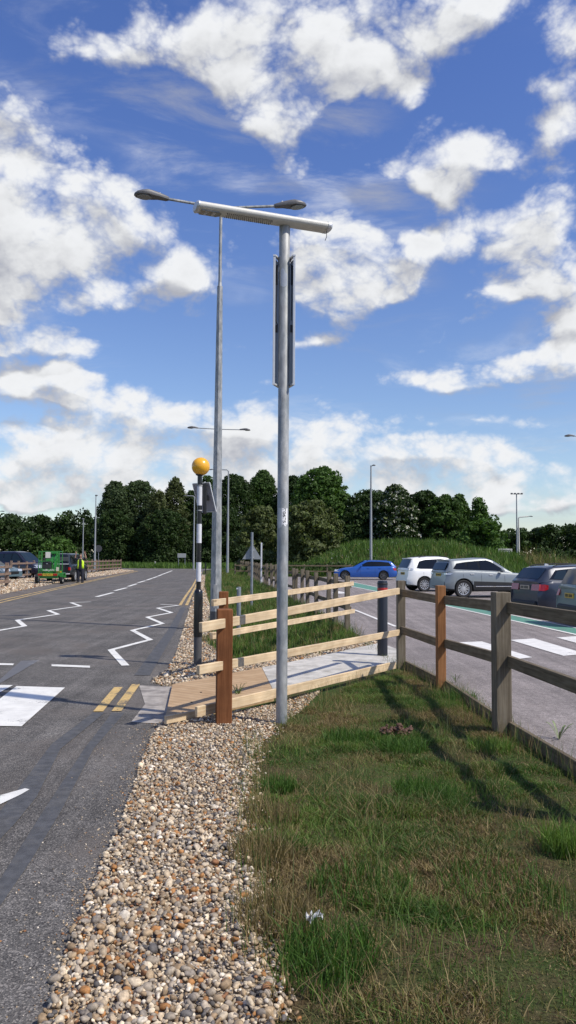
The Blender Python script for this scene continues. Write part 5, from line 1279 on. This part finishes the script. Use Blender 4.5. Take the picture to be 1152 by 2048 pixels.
# silver SUV
h = R(11); rr0 = at(926, 1180, 32.6); c_ = (rr0.x-math.sin(h)*.83, rr0.y+math.cos(h)*.83)
P = EVO; car('silver_suv', 'silver grey sport utility car with black lower body and bright sill strip', c_, h, P, group='parked cars')
# dark estate
P = dict(EST); P.update(paint=cpaint('slate_blue_paint', (.022, .030, .052), .4), plate_mat=M_platew, glass=M_glassb, fin_mat=M_alum)
h = R(13); rr0 = at(1138, 1215, 22.9); c_ = (rr0.x-math.sin(h)*.78, rr0.y+math.cos(h)*.78)
car('estate_car', 'dark slate estate car with red tail lights parked right of the silver one', c_, h, P, group='parked cars')
# green grey car at the edge
HB = dict(SUV); HB.update(paint=cpaint('grey_green_paint', (.14, .19, .185), .3), tail=dict(z=(.82, 1.05), s=.12, b=.14), plate=.86, rails=None)
h = R(3); left = at(1119, 1200, 20.2)
c_ = (left.x+math.sin(h)*.85+math.cos(h)*.80-.02, left.y-math.cos(h)*.85+math.sin(h)*.80+.1)
HB['belt'] = [(x, z-.12) for x, z in SUV['belt']]; HB['roof'] = [(x, z-.20 if z > 1.1 else z-.12) for x, z in SUV['roof']]; HB['dlo'] = [[(x, z-.15) for x, z in q] for q in SUV['dlo']]; HB['win'] = [[(x, z-.15) for x, z in q] for q in SUV['win']]
HB['wscreen'] = (2.12, .94, 1.36, 1.43); HB['rscreen'] = (-.79, .98, -.58, 1.34); HB['spoiler'] = None; HB['plate'] = .72; HB['tail'] = dict(z=(.70, .86), s=.12, b=.12)
car('hatchback_car', 'grey green hatchback cut off by the right edge of the picture', c_, h, HB, group='parked cars')
# across the road: navy people carrier and pale blue saloon
MPV = dict(SUV); MPV.update(paint=cpaint('dark_navy_paint', (.012, .012, .030), .4), ro=.95, wb=2.9, fo=.95, W=1.9, glass=M_glassb, tail=dict(z=(.9, 1.2), s=.2, b=.12), rails=None, spoiler=None,
    belt=[(-.95, 1.10), (0, 1.13), (1.8, 1.12), (2.4, 1.10), (3.0, 1.04), (3.5, .93), (3.85, .80)],
    roof=[(-.93, 1.14), (-.86, 1.5), (-.72, 1.82), (0, 1.92), (1.2, 1.93), (1.7, 1.86), (2.2, 1.5), (2.75, 1.12)],
    dlo=[[(-.6, 1.2), (-.5, 1.72), (1.5, 1.8), (1.75, 1.7), (2.35, 1.25), (2.35, 1.18)]],
    win=[[(-.55, 1.22), (-.45, 1.70), (.35, 1.74), (.35, 1.21)], [(.45, 1.21), (.45, 1.74), (1.15, 1.76), (1.15, 1.20)], [(1.25, 1.20), (1.25, 1.77), (1.5, 1.77), (1.7, 1.68), (2.2, 1.25), (2.25, 1.20)]],
    wscreen=(2.68, 1.15, 1.78, 1.82), rscreen=(-.93, 1.22, -.76, 1.75), head=dict(z=(.74, .95), s=.35, b=.42), mirror=2.1, handles=(.6, 1.5), seams=(.4, 1.2, 2.3))
h = R(-26); nose = at(82, 1150, 58); c_ = (nose.x-math.cos(h)*3.85+math.sin(h)*(-.6), nose.y-math.sin(h)*3.85+.4)
car('people_carrier', 'dark navy people carrier parked behind the reddish fence on the left', c_, h, MPV, group='cars parked across the road')
SAL = dict(EST); SAL.update(paint=cpaint('pale_blue_paint', (.10, .16, .19), .5), rails=None, fin=None, glass=M_glassb)
h = R(-24); nose = at(26, 1150, 52.5); c_ = (nose.x-math.cos(h)*3.6, nose.y-math.sin(h)*3.6+.3)
car('saloon_car', 'pale blue car in front of the navy people carrier at the left edge', c_, h, SAL, group='cars parked across the road')
# black pick-up with a hard top
PK = dict(SUV); PK.update(paint=cpaint('black_paint', (.010, .011, .014), .2), ro=1.15, wb=3.0, fo=.85, W=1.78, r=.38, sill=.42, clad=.5, tumble=.16, rails=None, spoiler=None, tail=dict(z=(.74, .92), s=.06, b=.09), plate=.62,
    belt=[(-1.15, 1.08), (1.9, 1.10), (2.3, 1.10), (3.2, 1.04), (3.85, .92)], rear=[(.3, .05), (.5, .0), (1.1, .02)],
    roof=[(-1.14, 1.10), (-1.10, 1.45), (-1.0, 1.72), (-.8, 1.76), (.9, 1.77), (1.5, 1.77), (1.8, 1.68), (2.35, 1.12)],
    dlo=[[(-.95, 1.18), (-.9, 1.62), (.35, 1.64), (.35, 1.18)], [(.55, 1.18), (.55, 1.64), (1.6, 1.64), (2.05, 1.2)]],
    win=[[(-.92, 1.20), (-.87, 1.60), (.30, 1.61), (.30, 1.20)], [(.6, 1.20), (.6, 1.61), (1.1, 1.62), (1.1, 1.20)], [(1.18, 1.2), (1.18, 1.62), (1.57, 1.62), (1.95, 1.22)]],
    wscreen=(2.28, 1.15, 1.86, 1.67), rscreen=(-1.13, 1.18, -1.04, 1.64), head=dict(z=(.8, .98), s=.25, b=.3), mirror=2.0, handles=(.75, 1.35), seams=(.5, 1.15, 2.0), spokes=6)
rr0 = at(152, 1160, 50.3); h = R(90+2); c_ = (rr0.x-.55-.35, rr0.y)
pk = car('pickup_truck', 'black pick-up truck with a hard top towing the green lift', c_, h, PK, cat='pick-up')
m_ = MB(); m_.tube([(-1.25, -.8, .52), (-1.30, -.5, .5), (-1.30, .5, .5), (-1.25, .8, .52)], .035, 8); m_.build('step_bar', M_alum, pk)
m_ = MB(); m_.box((-1.17, 0, 1.12), (.03, 1.4, .05)); m_.build('canopy_sill', M_alum, pk, smooth=False)
for yy in (-.42, .42): m_ = MB(); m_.box((-1.16, yy, 1.42), (.02, .50, .26), None, .01); m_.build('canopy_pane', pm('pale_canopy_glass', (.07, .08, .085), .1), pk, smooth=False)

# ---------------------------------------------------------------- green trailer lift
Mg = pm('lime_green_paint', (.022, .19, .028), .4, coat=.3, var=.08); Md = pm('engine_cover_black', (.02, .022, .022), .5)
tx = at(97, 1168, 46).x; tr = tag(empty('trailer_lift', (tx, 46, 0), R(3)), 'lime green trailer mounted access lift with a cage and yellow plate', 'trailer lift')
def part(nm, mt, fn, parent=tr, **k): m_ = MB(); fn(m_); return m_.build(nm, mt, parent, **k)
part('chassis', Mg, lambda m: (m.box((0, 0, .42), (1.05, .14, .20), None, .01), m.bar((0, 0, .5), (0, 3.2, .5), .16, .14), m.box((0, .8, .5), (.7, 1.4, .12), None, .02), m.box((.68, .55, .42), (.26, .5, .10))), smooth=False)
for s_ in (-1, 1):
    wh = wheel(tr, 0, 0, .29, s_, M_lampwhite, 5, wid=.18, steel=True); wh.rotation_euler = (0, 0, R(-90)); wh.location = (s_*.70, .25, .29); wh.rotation_euler = (0, 0, R(90))
    if s_ > 0: part('mudguard', Mg, lambda m: (m.box((s_*.72, .30, .62), (.22, .62, .05), None, .02), m.box((s_*.72, 0.0, .52), (.22, .05, .24), None, .02), m.box((s_*.72, .60, .52), (.22, .05, .24), None, .02)), smooth=False)
part('light_board', Mg, lambda m: m.box((-.03, -.10, .53), (1.16, .04, .17), None, .01), smooth=False)
pp = part('number_plate', M_plate, lambda m: m.box((-.03, -.135, .53), (.56, .02, .13), None, .004), smooth=False)
text_obj('lettering', 'YT55 HTA', .11, lambda x, y_: Vector((x-.03, -.148, y_+.53)), M_black, pp, width=.46)
for s_ in (-1, 1): part('tail_light', M_tail, lambda m: m.box((-.03+s_*.43, -.135, .54), (.24, .03, .12), None, .01), smooth=False)
def boom(m):
    m.bar((-.35, .35, .66), (.32, .35, .66), .3, .10); m.box((0, .05, .78), (.86, .12, .15), None, .02); m.bar((.22, .5, .6), (.22, .9, 1.75), .16, .16); m.bar((.02, .5, .65), (.02, .9, 1.7), .12, .12)
    m.bar((-.45, .1, .45), (-.1, .3, .8), .08, .08); m.bar((.5, .1, .45), (.2, .3, .8), .08, .08); m.box((.12, .85, 1.78), (.38, .3, .12), None, .02)
bm_ = part('boom', Mg, boom, smooth=False)
text_obj('lettering', 'niftylift', .15, lambda x, y_: Vector((x, -.016, y_+.785)), M_lampwhite, bm_, width=.66)
part('engine_cover', Md, lambda m: (m.box((-.18, .35, 1.06), (.46, .4, .42), None, .03), m.box((-.42, .55, 1.05), (.12, .3, .9), None, .02)), smooth=False)
part('cover_label', M_lampwhite, lambda m: m.box((-.14, .14, 1.16), (.09, .01, .05)), smooth=False)
def cage(m):
    for x in (-.60, -.48, .40, .50, .56): m.tube([(x, .1, .62), (x, .1, 1.86)], .022, 6)
    for x in (-.60, .56): m.tube([(x, .85, .62), (x, .85, 1.86)], .022, 6)
    for z in (.75, 1.30, 1.86):
        m.tube([(-.60, .1, z), (.56, .1, z)], .022, 6); m.tube([(-.60, .85, z), (.56, .85, z)], .022, 6)
        for x in (-.60, .56): m.tube([(x, .1, z), (x, .85, z)], .022, 6)
part('cage', Mg, cage)
part('notice_board', M_lampwhite, lambda m: m.box((-.08, .04, 1.66), (.28, .02, .34), None, .01), smooth=False)
part('green_panel', Mg, lambda m: m.box((-.06, .06, 1.40), (.3, .02, .14), None, .01), smooth=False)
part('chevron_plate', pm('cream_plate', (.5, .48, .38), .5), lambda m: m.box((.49, .0, .86), (.16, .02, .22), R(4)), smooth=False)
part('drawbar', M_black, lambda m: m.bar((0, 3.0, .5), (0, 3.9, .5), .08, .08), smooth=False)

# ---------------------------------------------------------------- person waving
def skin_part(name, mt, chains, parent, sub=1, root_i=0):
    vs, es, rs = [], [], []; key = {}
    for ch in chains:
        prev = None
        for p, r_ in ch:
            k_ = tuple(round(q, 4) for q in p)
            if k_ not in key: key[k_] = len(vs); vs.append(p); rs.append(r_)
            i = key[k_]
            if prev is not None: es.append((prev, i))
            prev = i
    me = bpy.data.meshes.new(name); me.from_pydata(vs, es, []); me.materials.append(mt)
    o = bpy.data.objects.new(name, me); COL.objects.link(o); o.parent = parent
    sk = o.modifiers.new('skin', 'SKIN'); sk.use_smooth_shade = True
    for i, r_ in enumerate(rs):
        d_ = me.skin_vertices[0].data[i]; r_ = r_ if isinstance(r_, tuple) else (r_, r_); d_.radius = r_; d_.use_root = (i == root_i)
    sb = o.modifiers.new('subdivision', 'SUBSURF'); sb.levels = sub; sb.render_levels = sub
    return o
Msk = pm('skin', (.42, .24, .17), .5); Mhv = pm('hi_vis_yellow', (.55, .80, .03), .6); Mnv = pm('navy_cloth', (.012, .014, .025), .8); Mhair = pm('grey_brown_hair', (.12, .09, .07), .8)
pp_ = at(160.5, 1166, 48.3); per = tag(empty('person', (pp_.x, 48.3, 0), R(0)), 'person in a yellow hi-vis vest beside the pick-up waving both arms overhead', 'person')
S_ = [((0, 0, .92), (.15, .11)), ((0, 0, 1.08), (.145, .11)), ((0, 0, 1.28), (.165, .12)), ((0, 0, 1.40), (.13, .10)), ((0, -.0, 1.47), .055), ((0, -.01, 1.53), .055), ((0, -.015, 1.60), (.075, .085)), ((0, -.01, 1.67), (.07, .085)), ((0, 0, 1.72), .045)]
chains = [S_]
for s_ in (-1, 1):
    chains.append([((0, 0, .92), (.15, .11)), (( s_*.10, 0, .84), .095), ((s_*.115, -.01, .48), .065), ((s_*.13, .01, .12), .042), ((s_*.135, -.0, .05), .045), ((s_*.15, -.15, .03), .035)])
    el_ = (s_*.33, -.04, 1.50); wr = (s_*.27, -.08, 1.74)
    chains.append([((0, 0, 1.40), (.13, .10)), ((s_*.17, 0, 1.40), .062), (el_, .046), (wr, .028), ((s_*.262, -.085, 1.79), (.036, .018))])
    for i, (fx, fl_) in enumerate([(-.030, .070), (-.011, .082), (.009, .076), (.027, .058)]):
        chains.append([((s_*.262, -.085, 1.79), (.036, .018)), ((s_*(.262)+fx, -.088, 1.825), .010), ((s_*.262+fx*1.3, -.095, 1.825+fl_*.55), .009), ((s_*.262+fx*1.4, -.105, 1.825+fl_), .008)])
    chains.append([(wr, .028), ((s_*.262-s_*.035, -.09, 1.775), .011), ((s_*.262-s_*.055, -.10, 1.81), .009)])
body = skin_part('body', Msk, chains, per)
m_ = MB()
ts = [(.95, .19, .125), (1.10, .175, .12), (1.28, .195, .13), (1.40, .175, .115), (1.46, .09, .075)]
n = 20; V = [[(math.cos(2*math.pi*k_/n)*a, math.sin(2*math.pi*k_/n)*c2, z) for k_ in range(n)] for z, a, c2 in [(q[0], q[1], q[2]) for q in ts]]
loft(m_, V, n); sh = m_.build('shirt', Mnv, per)
for s_ in (-1, 1):
    m_ = MB(); m_.tube([(s_*.13, 0, 1.40), (s_*.20, -.01, 1.42), (s_*.31, -.035, 1.49)], [.085, .075, .062], 10); m_.build('sleeve', Mnv, sh)
    m_ = MB(); 
    pr_ = [(1.45, .085, .085), (1.39, .165, .115), (1.25, .20, .135), (1.05, .19, .13), (.86, .205, .138)]
    vs = []
    for z, a, c2 in pr_:
        for k_ in range(9):
            an = R(-90+s_*(28+k_*(152/8))) ; vs.append((math.cos(an)*a*1.04, math.sin(an)*c2*1.04, z))
    m_.add(vs, [(9*i+k_, 9*i+k_+1, 9*i+k_+10, 9*i+k_+9) for i in range(4) for k_ in range(8)]); vo_ = m_.build('hi_vis_vest', Mhv, per); sm = vo_.modifiers.new('thickness', 'SOLIDIFY'); sm.thickness = .012
    m_ = MB(); m_.tube([(s_*.06, 0, .97), (s_*.105, 0, .82), (s_*.115, -.01, .48), (s_*.13, .01, .08)], [.125, .112, .088, .075], 12); m_.build('trouser_leg', Mnv, per)
    if s_ > 0:
        m_ = MB(); loft(m_, [[(math.cos(2*math.pi*k_/20)*a, math.sin(2*math.pi*k_/20)*c2, z) for k_ in range(20)] for z, a, c2 in ((.74, .16, .10), (.80, .205, .135), (.92, .20, .135), (1.0, .185, .125))], 20); m_.build('trouser_seat', Mnv, per)
    m_ = MB(); m_.box((s_*.145, -.06, .045), (.10, .28, .09), None, .03); m_.build('shoe', M_black, per)
m_ = MB(); m_.sphere((0, .015, 1.675), .088, 14, 10, (.92, 1.02, .95)); hair = m_.build('hair', Mhair, per)
m_ = MB(); m_.sphere((-.028, -.092, 1.635), .010, 8, 6); m_.sphere((.028, -.092, 1.635), .010, 8, 6); m_.build('eyes', M_black, per)
m_ = MB(); m_.tube([(0, -.095, 1.645), (0, -.118, 1.605), (0, -.095, 1.600)], .010, 6); m_.build('nose', Msk, per)
m_ = MB(); m_.bar((-.022, -.094, 1.572), (.022, -.094, 1.572), .008, .008); m_.build('mouth', pm('lip', (.25, .09, .08), .5), per)
